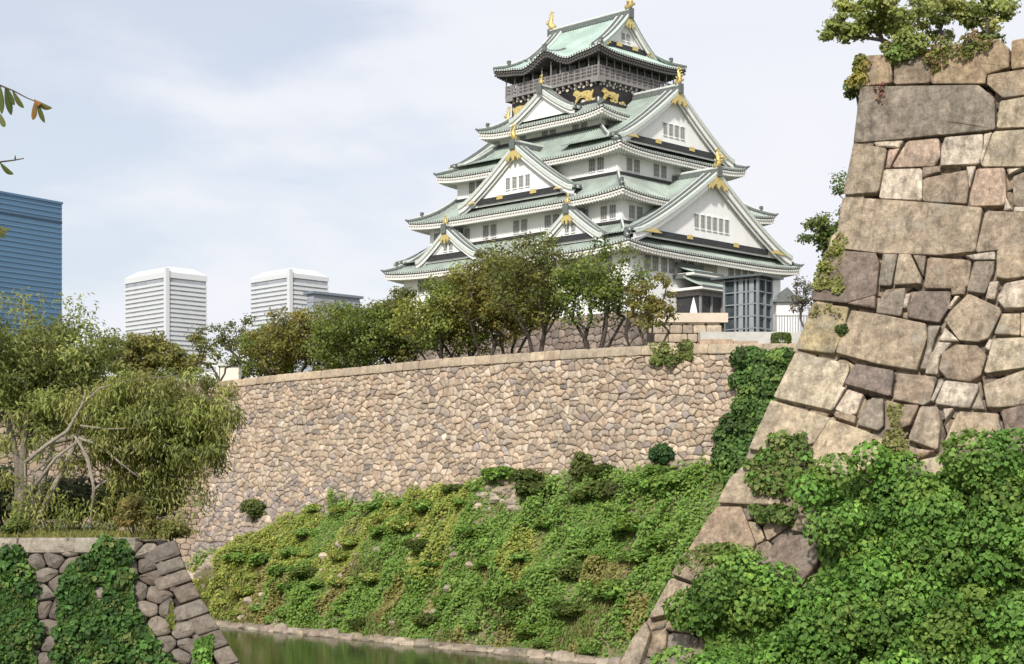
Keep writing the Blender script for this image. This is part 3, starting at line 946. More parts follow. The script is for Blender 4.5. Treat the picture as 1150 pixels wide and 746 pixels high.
def roof_side(mb, e, Le, o_e, Lw, o_w, zf, nt=8, bump=None, Lf=None, tmax=1.0):
    """e(lat,out,z) -> point; the sheet runs from the eave (t=0) up to t=tmax"""
    cols = ribs(-Le, Le)
    for a in range(len(cols) - 1):
        x0, r0 = cols[a]; x1, r1 = cols[a + 1]; rows = []
        col = RIB if (r0 == 0 and r1 == 0) else FLAT
        for j in range(nt + 1):
            t = tmax * j / nt; L = Lf(t) if Lf else Le + (Lw - Le) * t; o = o_e + (o_w - o_e) * t
            rr = []
            for x, r in ((x0, r0), (x1, r1)):
                xc = max(-L, min(L, x)); z = zf(t, xc / max(L, .01)) + r
                if bump: z += bump(xc, t)
                rr.append(e(xc, o, z))
            rows.append(rr)
        mb.grid(rows, 0, col)


def eave_band(mb, e, L, o, zf0, in_, bump=None, zin=None):
    """layered eave edge, white boarding and rafters under it"""
    n = 40; xs = [-L + 2 * L * i / n for i in range(n + 1)]
    if bump: xs = sorted(set(xs + [x * .25 for x in range(-16, 17)]))
    z = lambda x: zf0(x / L) + (bump(x, 0) if bump else 0)

    def strip(o0, d0, o1, d1, m): mb.grid([[e(x * o0 / o if abs(x) > L - 1.2 else x, o0, z(x) + d0) for x in xs], [e(x * o1 / o if abs(x) > L - 1.2 else x, o1, z(x) + d1) for x in xs]], m)
    strip(o + .02, .12, o + .02, -.10, 1)          # tile ends
    strip(o + .02, -.10, o - .12, -.10, 2)
    strip(o - .12, -.10, o - .12, -.20, 3)          # dark line
    strip(o - .12, -.20, o - .14, -.20, 3)
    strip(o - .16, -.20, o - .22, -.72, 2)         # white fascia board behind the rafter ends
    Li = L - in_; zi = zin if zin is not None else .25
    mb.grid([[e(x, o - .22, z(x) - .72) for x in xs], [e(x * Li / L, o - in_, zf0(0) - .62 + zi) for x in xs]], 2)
    nr = int(2 * L / 0.46)
    for i in range(nr + 1):
        x = -L + .2 + (2 * L - .4) * i / nr; zz = z(x)
        mb.add([e(x + q, o + u, zz + h) for u, h in ((-.02, -.24), (-.02, -.42), (-.2, -.42), (-.2, -.24)) for q in (-.12, .12)], [(0, 1, 3, 2), (2, 3, 5, 4), (0, 2, 4, 6), (1, 7, 5, 3), (0, 6, 7, 1)], 2)
        zz -= .72
        a = e(x - .1, o - .12, zz + .1); b = e(x + .1, o - .12, zz + .1); c = e((x + .1) * Li / L, o - in_, zf0(0) - .62 + zi); d = e((x - .1) * Li / L, o - in_, zf0(0) - .62 + zi)
        dn = Vector((0, 0, -.2))
        mb.add([a, b, c, d, a + dn, b + dn, c + dn, d + dn], [(4, 5, 6, 7), (0, 1, 5, 4), (0, 4, 7, 3), (1, 2, 6, 5)], 2)
    for i in range(int(2 * L / .42)):              # round tile ends
        x = -L + .21 + i * .42
        p = e(x, o + .03, z(x) + .02); mb.tube([p, e(x, o + .10, z(x) + .02)], .10, 6, 4)


EX = {'x+': lambda l, o, z: Vector((o, l, z)), 'x-': lambda l, o, z: Vector((-o, -l, z)), 'y+': lambda l, o, z: Vector((-l, o, z)), 'y-': lambda l, o, z: Vector((l, -o, z))}
RM = None


def hip_roof(k, up=0.55):
    a, b, zt, aw, bw, zw = TIERS[k]; ze = kl(zt) - up; zw = kl(zw)

    def zf(t, f): return ze + (zw - ze) * (0.48 * t + 0.52 * t * t) + up * abs(f) ** 5 * (1 - t) ** 2
    mb = MB(); me = MB()
    for ax in EX:
        Le, oe, Lw, ow = (b, a, bw, aw) if ax[0] == 'x' else (a, b, aw, bw)
        roof_side(mb, EX[ax], Le, oe, Lw, ow, zf)
        eave_band(me, EX[ax], Le, oe, lambda f: zf(0, f), oe - WALLS[k][0 if ax[0] == 'x' else 1] - .0)
    r = mb.build('roof', M['roof'], keep)
    me.build('eave', [M['roof'], M['edge'], M['soffit'], M['dark'], M['ridge']], r)
    for sx in (-1, 1):
        for sy in (-1, 1):
            mh = MB()
            pts = [Vector((sx * (a + (aw - a) * t), sy * (b + (bw - b) * t), zf(t, 1) + .22)) for t in np.linspace(0, 1, 8)]
            mh.tube(pts, [.17] + [.24] * 7, 6, 0); mh.tube([p + Vector((0, 0, .27)) for p in pts[1:]], [.12] * 7, 6, 1)
            tip = pts[0]; d = Vector((sx, sy, 0)).normalized()
            mh.tube([tip, tip + d * .35 + Vector((0, 0, .18))], [.2, .1], 6, 0)
            q = pts[2] + Vector((0, 0, .3)); mh.box((q.x - .18, q.y - .18, q.z), (q.x + .18, q.y + .18, q.z + .5), 0)
            mh.build('hip_ridge', [M['ridge'], M['edge'], M['dark']], r)
    mh = MB()
    # flashing courses where the roof meets the wall
    for ax in EX:
        Lw, ow = (bw, aw) if ax[0] == 'x' else (aw, bw)
        p = EX[ax](-Lw - .3, ow - .05, zw - .12); q = EX[ax](Lw + .3, ow + .3, zw + .2)
        mh.box(tuple(min(p[i], q[i]) for i in range(3)), tuple(max(p[i], q[i]) for i in range(3)), 2)
    mh.build('roof_flashing', [M['ridge'], M['edge'], M['dark']], r)
    return r


def window_proto(w, h, bars=2):
    mb = MB()
    mb.box((-w / 2, -.02, 0), (w / 2, .02, h), 1)
    t = .07
    for x in (-w / 2, w / 2 - t): mb.box((x, -.06, 0), (x + t, .05, h), 0)
    mb.box((-w / 2 - .05, -.10, -.1), (w / 2 + .05, .05, 0), 2); mb.box((-w / 2 - .05, -.10, h), (w / 2 + .05, .05, h + .09), 2)
    for i in range(1, bars + 1):
        x = -w / 2 + w * i / (bars + 1); mb.box((x - .035, -.05, 0), (x + .035, .03, h), 0)
    for z in (h * .35, h * .7): mb.box((-w / 2, -.045, z - .03), (w / 2, .03, z + .03), 0)
    return mb


WIN = {}


def window(parent, key, loc, rz):
    if key not in WIN:
        o = window_proto(*key).build('window', [M['lattice'], M['glass_dark'], M['plaster']], parent); WIN[key] = o
    else:
        o = WIN[key].copy(); COL.objects.link(o); o.parent = parent
    o.location = loc; o.rotation_euler = (0, 0, rz); return o


def storey(k):
    a, b, z0, z1 = WALLS[k]; mb = MB()
    mb.box((-a, -b, kl(z0) - .8), (a, b, kl(z1) + .2))
    return mb.build('wall', M['plaster'], keep)


def pairs(wall, face, cen, half, z, key=(0.95, 1.55), gap=0.95):
    for c in cen:
        for d in (-gap * .72, gap * .72):
            if face == 'y-': window(wall, key, (c + d, -half - .03, z), 0)
            elif face == 'x+': window(wall, key, (half + .03, c + d, z), R(90))
            elif face == 'y+': window(wall, key, (-c - d, half + .03, z), R(180))


for k in (1, 2, 3, 4):
    w_ = storey(k); a, b, z0, z1 = WALLS[k]
    if k == 1:
        pairs(w_, 'y-', (-15, -10, -5, 0, 5, 10, 15.5), b, kl(25.3), (1.0, 1.9)); pairs(w_, 'x+', (-10.6, -7.6, -4.0, 5.2, 8.0), a, kl(25.5), (1.0, 2.0))
        q = MB(); q.box((a - .2, -1.6, kl(24.9)), (a + .06, 1.7, kl(27.8))); q.build('recess_panel', plain('beige panel', (.42, .38, .31), .8), w_)
    if k == 2: pairs(w_, 'y-', (-14.3, -10, -5.3, 0, 5.3, 10, 14.3), b, kl(31.75)); pairs(w_, 'x+', (-10.2, -6, -2, 10.2), a, kl(31.75))
    if k == 3: pairs(w_, 'y-', (-10.3, 10.3), b, kl(38.2)); pairs(w_, 'x+', (-7.6, -2.6, 2.6, 7.6), a, kl(38.0))
    if k == 4: pairs(w_, 'y-', (-5.2, 0, 5.2), b, kl(44.25), (.95, 1.35)); pairs(w_, 'x+', (-5.6,), a, kl(44.2), (.95, 1.3))
    if k in (2, 3, 4):
        q = MB()                                  # thin shadow moulding along the wall foot
        q.box((-a - .03, -b - .03, kl(z0) + .45), (a + .03, b + .03, kl(z0) + .62)); q.build('wall_moulding', M['plaster'], w_)
    hip_roof(k)


def shachi(mb, c, out, h, m=0):
    """gold ridge-end fish: head down on the ridge, tail thrown up"""
    o = Vector(out); z = Vector((0, 0, 1)); c = Vector(c)
    pr = [(-.10, .10, .20), (.12, .18, .24), (.26, .34, .22), (.27, .52, .17), (.17, .70, .12), (.10, .86, .08), (.16, .98, .05)]
    pts = [c + o * (x * h * .8) + z * (y * h) for x, y, r in pr]
    mb.tube(pts, [r * h * .85 for x, y, r in pr], 8, m)
    side = o.cross(z)
    for s in (-1, 1):
        t = pts[-2]
        mb.plate([t, t + side * s * .16 * h + z * .2 * h, t + side * s * .05 * h + z * .26 * h + o * .1 * h, t + z * .1 * h], o * .06, m)
        b = pts[2]; mb.plate([b + side * s * .15 * h, b + side * s * .42 * h + z * .12 * h, b + side * s * .3 * h - z * .08 * h], o * .07, m)
    for i in range(2, 6):
        b = pts[i]; mb.plate([b + o * .12 * h, b + o * .30 * h + z * .1 * h, b + o * .1 * h + z * .12 * h], side * .05, m)


def gable(ax, p, back, c, hw, za, zb, over=.9, bh=.62, nwin=4, wsz=(.8, 1.5), wz=1.3, gold=True, zp=None, fish=1.8, beam=True, sheets=True, name='gable', base_gold=True):
    e0 = EX[ax]

    def e(w, d, z): return e0(c + w, d, z)
    zr = zp or (lambda w: zb + (za - zb) * max(0.0, 1 - abs(w) / hw) ** 1.2)
    hx = hw + .25; N = 12
    root = None
    ws = [hx * i / N for i in range(N + 1)]
    mw = MB()                                                     # recessed plaster wall
    top = [(w, zr(w) - .55) for w in [-hw + 2 * hw * i / 24 for i in range(25)]]
    front = [e(w, p, max(z, zb)) for w, z in top]; basep = [e(w, p, zb - .3) for w, z in top]
    mw.grid([front, basep])
    root = mw.build(name, M['plaster'], keep)
    ms = MB()
    if sheets:
        for s in (-1, 1):
            cols = ribs(back, p + over, .42)
            for a_ in range(len(cols) - 1):
                d0, r0 = cols[a_]; d1, r1 = cols[a_ + 1]
                ms.grid([[e(s * w, d0, zr(w) + r0), e(s * w, d1, zr(w) + r1)] for w in ws], 0, RIB if (r0 == 0 and r1 == 0) else FLAT)
    for s in (-1, 1):                                             # underside and front edge
        ms.grid([[e(s * w, p - .2, zr(w) - .3), e(s * w, p + over, zr(w) - .3)] for w in ws], 1)
        ms.grid([[e(s * w, p + over, zr(w) + .05), e(s * w, p + over, zr(w) - .3)] for w in ws], 2)
        ms.tube([e(s * w, p + over - .15, zr(w) + .10) for w in ws], .17, 6, 2)
        ms.tube([e(s * w, p + over - .62, zr(w) + .2) for w in ws], .21, 6, 3)
        ms.tube([e(s * w, p + over - 1.1, zr(w) + .14) for w in ws], .18, 6, 2)
        ms.tube([e(s * w, p + over - 1.55, zr(w) + .26) for w in ws], .22, 6, 3)
        ms.tube([e(s * w, p + over - 2.0, zr(w) + .2) for w in ws], .18, 6, 2)
    ms.build('gable_roof', [M['roof'], M['soffit'], M['edge'], M['ridge']], root)
    mbb = MB()                                                    # barge boards: two white boards stepping inwards
    for s in (-1, 1):
        for (d, hi, lo, th) in ((p + over - .22, .3, .3 + bh, .16), (p + over - .55, .3 + bh * .8, .3 + bh * 1.55, .14)):
            f = [[e(s * w, d + q, zr(w) - hgt) for w in ws] for q, hgt in ((0, hi), (0, lo), (-th, lo), (-th, hi))]
            mbb.grid([f[0], f[1], f[2], f[3]])
    mbb.build('barge_board', M['plaster'], root)
    mr = MB()
    d0, d1 = back, p + over + .12
    q = [e(-.28, d0, za - .1), e(.28, d1, za + .5)]
    mr.box(tuple(min(q[0][i], q[1][i]) for i in range(3)), tuple(max(q[0][i], q[1][i]) for i in range(3)), 0)
    mr.tube([e(0, d0, za + .55), e(0, d1, za + .55)], .26, 8, 1)
    q = [e(-.42, d1 - .05, za - .45), e(.42, d1 + .14, za + .75)]
    mr.box(tuple(min(q[0][i], q[1][i]) for i in range(3)), tuple(max(q[0][i], q[1][i]) for i in range(3)), 0)
    mr.build('ridge_beam', [M['ridge'], M['edge'], M['dark']], root)
    out = e0(0, 1, 0)
    if gold:
        g = MB(); dd = p + over - .12; s_ = min(hw, 12) / 10
        L = hw * .10 + .28; bhh = bh; bh = bh * .45
        for s in (-1, 1):                                         # pendant fitting below the apex
            g.plate([e(0, dd, zr(0) - .30), e(s * L * .5, dd, zr(L * .5) - .34), e(s * L, dd, zr(L) - .4), e(s * L * 1.02, dd, zr(L) - .55 - bh), e(s * L * .8, dd, zr(L * .8) - .6 - bh), e(s * L * .66, dd, zr(L * .66) - 1.0 - bh),
                     e(s * L * .5, dd, zr(L * .5) - .75 - bh), e(s * L * .22, dd, zr(L * .22) - .8 - bh), e(s * L * .16, dd, zr(0) - 1.25 - bh * 1.6), e(0, dd, zr(0) - 1.5 - bh * 1.6)], out * .14)
        bh = bhh
        g.build('gold_pendant', M['gold'], root)
        if base_gold:
            for s in (-1, 1):
                g = MB(); w0, w1 = hw * .70, hw * .98; d2 = p + over - .14
                g.plate([e(s * hw * .70, d2, zb + .12), e(s * hw * .95, d2, zb + .06), e(s * hw * .95, d2, max(zb + .1, zr(hw * .95) - .35)), e(s * hw * .86, d2, zr(hw * .86) - .5), e(s * hw * .79, d2, zr(hw * .79) - .75), e(s * hw * .76, d2, zb + .5)], out * .1); g.build('gold_fitting', M['gold'], root)
        if base_gold and beam:
            for w in (-hw * .3, hw * .3):
                g = MB(); q = [e(w - .5, p + .28, zb + .2), e(w + .5, p + .36, zb + .7)]
                g.box(tuple(min(q[0][i], q[1][i]) for i in range(3)), tuple(max(q[0][i], q[1][i]) for i in range(3))); g.build('gold_plate', M['gold'], root)
    if fish:
        g = MB(); shachi(g, e(0, p + over - .45, za + .6), out, fish); g.build('gold_ridge_fish', M['gold'], root, smooth=True)
    if beam:
        q = [e(-hw * .74, p - .1, zb - .05), e(hw * .74, p + .26, zb + .6)]
        g = MB(); g.box(tuple(min(q[0][i], q[1][i]) for i in range(3)), tuple(max(q[0][i], q[1][i]) for i in range(3))); g.build('dark_beam', M['dark'], root)
    if nwin:
        W_, H_ = wsz; n = nwin; tot = n * W_ + (n - 1) * .42
        for i in range(n):
            w = -tot / 2 + W_ / 2 + i * (W_ + .42); pos = e(w, p + .04, zb + wz)
            window(root, (W_, H_, 1), pos, {'y-': 0, 'x+': R(90), 'y+': R(180), 'x-': R(-90)}[ax])
    return root


# big gables at the ends, twin and single gables on the long face
gable('x+', 19.5, 7, 0, 15.0, kl(38.0), kl(29.5), over=1.1, bh=.62, nwin=6, wsz=(.75, 1.6), wz=1.75, fish=2.1)
gable('x+', 13.7, 5, 0, 10.8, kl(48.9), kl(41.8), over=1.0, bh=.55, nwin=4, wsz=(.7, 1.45), wz=1.5, fish=2.0)
gable('y-', 13.1, 7, 0, 9.5, kl(42.2), kl(35.9), over=.9, bh=.5, nwin=4, wsz=(.7, 1.4), wz=1.25, fish=1.9)
gable('y-', 8.5, 5, 0, 5.2, kl(49.8), kl(46.8), over=.7, bh=.4, nwin=0, fish=1.2, gold=False, beam=False)
for c_ in (-10.4, 10.4):
    gable('y-', 15.0, 12, c_, 5.2, kl(32.9), kl(29.4), over=.7, bh=.42, nwin=2, wsz=(.6, 1.0), wz=.95, fish=1.2, base_gold=False, beam=True)
gable('x-', 19.5, 7, 0, 15.0, kl(38.0), kl(29.5), over=1.1, bh=.62, nwin=0, fish=2.1)
gable('x-', 13.7, 5, 0, 10.8, kl(48.9), kl(41.8), over=1.0, bh=.55, nwin=0, fish=2.0)

# black upper storey with gilded beasts
a5, b5 = 7.36, 6.68
mb = MB(); mb.box((-a5, -b5, kl(46.9)), (a5, b5, kl(50.3))); bw_ = mb.build('black_storey', M['black'], keep)


def tiger(e, c, s, z, k):
    """prowling gilded beast in low relief, s = +-1 facing"""
    out = [(-1.5, .25), (-1.75, .75), (-1.6, 1.0), (-1.35, .7), (-1.1, .95), (-.3, 1.02), (.3, .92), (.75, 1.12), (1.0, 1.3), (1.3, 1.28), (1.6, 1.0), (1.62, .72), (1.25, .55), (1.1, .3), (1.35, -.15), (1.1, -.3), (.75, .05), (.4, .25), (-.2, .2), (-.5, -.05), (-.35, -.3), (-.75, -.32), (-.95, .1), (-1.2, -.1), (-1.15, -.32), (-1.5, -.32), (-1.5, .0)]
    o = e(0, 1, 0)
    g = MB(); g.plate([e(c + s * x * k, b5_, z + y * k) for x, y in out], o * .16)
    g.plate([e(c + s * (x * .55 + .2) * k, b5_ + .15, z + (y * .55 + .35) * k) for x, y in out], o * .12)
    return g


for ax, o_, cs in (('y-', b5, ((-5.4, 1, .98), (5.0, -1, .98))), ('x+', a5, ((-4.6, -1, .92), (4.6, 1, .92)))):
    b5_ = o_ + .02
    for c_, s_, k_ in cs:
        tiger(EX[ax], c_, s_, kl(48.2), k_).build('gilded_beast', M['gold'], bw_)
    rg = random.Random(3); SIL = [bpy.data.materials.get('pale silver leaf') or plain('pale silver leaf', (.62, .57, .50), .5), M['gold']]
    L = a5 if ax == 'y-' else b5
    for i in range(22):
        x = -L + .35 + (2 * L - .7) * i / 21; r = rg.uniform(.17, .30); z = kl(49.75) + .18 * (i % 2)
        g = MB(); g.plate([EX[ax](x + r * math.cos(q), o_ + .02, z + r * .8 * math.sin(q)) for q in np.linspace(0, 5.4, 6)], EX[ax](0, .08, 0), 0); g.build('gilded_crest', SIL, bw_)
    for i in range(20):
        x = -L + .4 + (2 * L - .8) * rg.random(); r = rg.uniform(.17, .34); z = kl(47.6) + rg.random() * .5
        g = MB(); g.plate([EX[ax](x + r * math.cos(q), o_ + .02, z + r * .8 * math.sin(q)) for q in np.linspace(0, 5.4, 6)], EX[ax](0, .08, 0), i % 2); g.build('gilded_crest', SIL, bw_)
# balcony
mb = MB(); ab, bb = 8.0, 7.3
mb.box((-ab, -bb, kl(50.3)), (ab, bb, kl(50.62)), 0)
for ax in EX:
    L, o_ = (bb, ab) if ax[0] == 'x' else (ab, bb)
    n_ = int(2 * L / 1.0)
    for i in range(n_ + 1):
        x = -L + .1 + (2 * L - .2) * i / n_; p = EX[ax](x, o_ - .12, 0)
        mb.box((p.x - .09, p.y - .09, kl(50.6)), (p.x + .09, p.y + .09, kl(51.95)), 0)
        q = EX[ax](x, o_ - .9, 0); b0 = EX[ax](x - .12, o_ - 1.3, kl(49.9)); b1 = EX[ax](x + .12, o_ - .1, kl(50.31))
        mb.box(tuple(min(b0[j], b1[j]) for j in range(3)), tuple(max(b0[j], b1[j]) for j in range(3)), 0)
    for z in (50.95, 51.35, 51.8):
        p = EX[ax](-L, o_ - .17, kl(z)); q = EX[ax](L, o_ - .07, kl(z) + .13)
        mb.box(tuple(min(p[j], q[j]) for j in range(3)), tuple(max(p[j], q[j]) for j in range(3)), 0)
    for i in range(int(2 * L / .26)):
        x = -L + .1 + i * .26; p = EX[ax](x, o_ - .12, 0)
        mb.box((p.x - .03, p.y - .03, kl(50.6)), (p.x + .03, p.y + .03, kl(51.85)), 1)
bal = mb.build('balcony', [M['railing'], plain('grey netting post', (.27, .25, .24), .6)], keep)
mb = MB()
for ax in EX:
    L, o_ = (bb, ab) if ax[0] == 'x' else (ab, bb)
    for i in range(11):
        x = -L + .15 + (2 * L - .3) * i / 10; p = EX[ax](x, o_ - .1, 0)
        mb.box((p.x - .055, p.y - .055, kl(51.9)), (p.x + .055, p.y + .055, kl(53.75)), 0)
mb.build('net_post', M['post'], bal)
# top room
mb = MB(); at_, bt_ = 6.6, 5.9
mb.box((-at_, -bt_, kl(50.6)), (at_, bt_, kl(53.9)), 0)
for ax in EX:
    L, o_ = (bt_, at_) if ax[0] == 'x' else (at_, bt_)
    for i in range(9):
        x = -L + .12 + (2 * L - .24) * i / 8; p = EX[ax](x, o_, 0); mb.box((p.x - .13, p.y - .13, kl(50.6)), (p.x + .13, p.y + .13, kl(53.9)), 1)
    for z in (51.5, 53.0):
        p = EX[ax](-L, o_ - .05, kl(z)); q = EX[ax](L, o_ + .08, kl(z) + .22); mb.box(tuple(min(p[j], q[j]) for j in range(3)), tuple(max(p[j], q[j]) for j in range(3)), 1)
mb.build('top_room', [M['glass_dark'], M['dark']], keep)
# top roof: hip below, gable above, a swelling over the middle of the long eave
a_, b_, zt_ = 9.07, 8.39, kl(54.06); up_ = .6; ze_ = zt_ - up_; zr_ = kl(59.7); ag = 6.0


def ztop(t, f=0): return ze_ + (zr_ - ze_) * (.5 * t + .5 * t * t) + up_ * abs(f) ** 4 * max(0, 1 - t / .39) ** 2


def bump_(x, t):
    q = abs(x) / 3.1
    h = 1.35 * (math.exp(-(q * 1.55) ** 2) - .16 * math.exp(-((q - 1.25) / .35) ** 2))
    return h * max(0, 1 - t / .62) ** 1.6


tg = 1 - 5.1 / b_
Lf = lambda t: a_ + (ag + .9 - a_) * min(1, t / tg)
mb = MB(); me = MB()
roof_side(mb, EX['y-'], a_, b_, 0, 0, ztop, 14, bump_, Lf); roof_side(mb, EX['y+'], a_, b_, 0, 0, ztop, 14, bump_, Lf)
for ax in ('x+', 'x-'):
    roof_side(mb, EX[ax], b_, a_, 5.1, ag + .2, lambda t, f: ztop(t * tg, f), 6)
eave_band(me, EX['y-'], a_, b_, lambda f: ztop(0, f), b_ - bt_, bump_, .5); eave_band(me, EX['y+'], a_, b_, lambda f: ztop(0, f), b_ - bt_, bump_, .5)
eave_band(me, EX['x+'], b_, a_, lambda f: ztop(0, f), a_ - at_, None, .5); eave_band(me, EX['x-'], b_, a_, lambda f: ztop(0, f), a_ - at_, None, .5)
mint = plain('mint copper roof', (.42, .60, .52), .55, var=.14, scale=.5)


def mint_roof():
    m = M['roof'].copy(); m.name = 'bright patina roof'
    for q in m.node_tree.nodes:
        if q.type == 'VALTORGB':
            q.color_ramp.elements[0].color = (.36, .46, .41, 1); q.color_ramp.elements[1].color = (.49, .62, .555, 1)
    return m


rt = mb.build('roof', mint_roof(), keep)
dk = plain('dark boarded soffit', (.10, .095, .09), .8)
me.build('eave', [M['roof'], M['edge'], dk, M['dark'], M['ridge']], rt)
for sx in (-1, 1):
    for sy in (-1, 1):
        mh = MB()
        pts = [Vector((sx * (a_ + (ag + .6 - a_) * t), sy * (b_ + (5.1 - b_) * t), ztop(t * tg, 1) + .2)) for t in np.linspace(0, 1, 7)]
        mh.tube(pts, [.15] + [.22] * 6, 6, 0); mh.tube([p + Vector((0, 0, .25)) for p in pts[1:]], [.11] * 6, 6, 1)
        q = pts[3]; mh.box((q.x - .2, q.y - .2, q.z + .2), (q.x + .2, q.y + .2, q.z + .75), 0); mh.build('hip_ridge', [M['ridge'], M['edge']], rt)
for sy in (-1, 1):
    mh = MB()
    pts = [Vector((0, sy * b_ * (1 - t), ztop(t) + bump_(0, t) + .1)) for t in np.linspace(0, .45, 6)]
    mh.tube(pts, .2, 6, 0); q = pts[0]; mh.box((q.x - .3, q.y - .15, q.z - .1), (q.x + .3, q.y + .15, q.z + .7), 0); mh.build('eave_crest', [M['ridge'], M['edge']], rt)
for ax in ('x+', 'x-'):
    gable(ax, ag, 0, 0, 5.1, zr_, kl(55.3), over=.8, bh=.42, nwin=2, wsz=(.5, .9), wz=1.2, fish=2.3, zp=lambda w: ztop(1 - abs(w) / b_), sheets=False, base_gold=True, beam=True)

# stone base of the keep
mbs = MB(); rs_ = random.Random(12)
fb = [0, 1.0, 2.4, 4.4]; fz = [20.5, 17, 13, 8.5]
PALT = [(.27, .22, .19), (.23, .19, .165), (.31, .26, .22), (.20, .17, .15)]
for ax in EX:
    L, o_ = (15.3, 19.5) if ax[0] == 'x' else (19.5, 15.3)
    rz = Matrix.Rotation(KROT, 3, 'Z')
    O3 = EX[ax](0, o_, 0); d3 = EX[ax](1, 0, 0); n3 = EX[ax](0, 1, 0)
    f_ = Face((O3.x, O3.y), (d3.x, d3.y), (n3.x, n3.y), [z - K0 for z in fz], fb)
    rows = []
    for z in np.linspace(-12, 0, 10): rows.append([f_.pt(x, z, -.2) for x in np.linspace(-L - f_.b(z), L + f_.b(z), 8)])
    mbs.grid(rows, 0, (.05, .045, .04))
    if ax in ('y-', 'x+'):
        for poly in voronoi(-L - 4.5, L + 4.5, -12, 0, 1.15, .8, .33, .06, rs_):
            q = [p for p in poly if abs(p[0]) < L + f_.b(p[1]) + .05]
            if len(q) > 2: stone(mbs, f_, q, pick(PALT, rs_), bulge=.08, depth=.22, bev=.06, rnd=rs_)
mbs.add([(-19.5, -15.3, -.02), (19.5, -15.3, -.02), (19.5, 15.3, -.02), (-19.5, 15.3, -.02)], [(0, 1, 2, 3)], 0, (.3, .27, .23))
mbs.build('stone_base', M['wall_stone'], keep)

# entrance porch on the gable side
pm = MB(); x0, x1, v0, v1 = 19.0, 23.0, -6.0, 4.2
pm.box((x0, v0, -2.0), (x1 - .6, v1, 2.3), 2)                      # dark entrance mass
for v in np.linspace(v0 + .1, v1 - .1, 6): pm.box((x1 - .65, v - .12, -2.0), (x1 - .4, v + .12, 2.3), 3)
pm.box((x0, v0 - .1, 2.3), (x1 - .5, v1 + .1, 3.0), 3)
porch = pm.build('porch', [M['ridge'], M['plaster'], M['dark'], M['railing']], keep)
pr = MB()
for (z0, z1, xo, vo0, vo1, xi) in ((3.2, 4.5, x1 + .6, v0 - 1.0, v1 + 1.0, x0 + 1.6), (5.0, 6.0, x1 - .9, v0 - .6, -1.0, x0 + .1)):
    for a, b in zip(ribs(vo0, vo1)[:-1], ribs(vo0, vo1)[1:]):
        rows = []
        for t in np.linspace(0, 1, 5): rows.append([Vector((xo + (xi - xo) * t, a[0] + (0 if 0 else 0), z0 + (z1 - z0) * (.7 * t + .3 * t * t) + a[1])), Vector((xo + (xi - xo) * t, b[0], z0 + (z1 - z0) * (.7 * t + .3 * t * t) + b[1]))])
        pr.grid(rows, 0, RIB if a[1] == b[1] == 0 else FLAT)
    pr.box((x0, vo0, z0 - .32), (xo - .02, vo1, z0 - .03), 1); pr.box((xo - .12, vo0, z0 - .05), (xo + .06, vo1, z0 + .14), 2)
    pr.box((x0, vo0 + .3, z1 - .1), (xi + .3, vo1 - .3, z1 + .4), 2)
pr.build('porch_roof', [M['roof'], M['soffit'], M['ridge']], porch)
# ---------------------------------------------------------------- far buildings


def far_block(name, label, cat, Y, px_l, px_c, px_r, y_top, z0=8.0):
    root = empty(name, (P(px_c, 0, Y).x, Y, z0)); tag(root, label, cat)
    c = Vector((P(px_c, 0, Y).x, Y)); dl = Vector((-.70, .714)).normalized(); dr = Vector((.70, .714)).normalized()
    rl, rr = (px_l - CX) / F, (px_r - CX) / F
    Ll = (rl * c.y - c.x) / (dl.x - rl * dl.y); Lr = (rr * c.y - c.x) / (dr.x - rr * dr.y)
    H = (HZ - y_top) / F * Y - z0
    return root, dl, dr, Ll, Lr, H


def prism(mb, dl, dr, Ll, Lr, z0, z1, g=0.0, m=0, top=None):
    """block on the near corner, grown by g; top=(shrink) makes it taper"""
    def pt(a, b, z): q = dl * a + dr * b; return (q.x, q.y, z)
    s = top or 0
    lo = [pt(-g, -g, z0), pt(Ll + g, -g, z0), pt(Ll + g, Lr + g, z0), pt(-g, Lr + g, z0)]
    hi = [pt(-g + s, -g + s, z1), pt(Ll + g - s, -g + s, z1), pt(Ll + g - s, Lr + g - s, z1), pt(-g + s, Lr + g - s, z1)]
    mb.add(lo + hi, [(0, 3, 2, 1), (4, 5, 6, 7), (0, 1, 5, 4), (1, 2, 6, 5), (2, 3, 7, 6), (3, 0, 4, 7)], m)


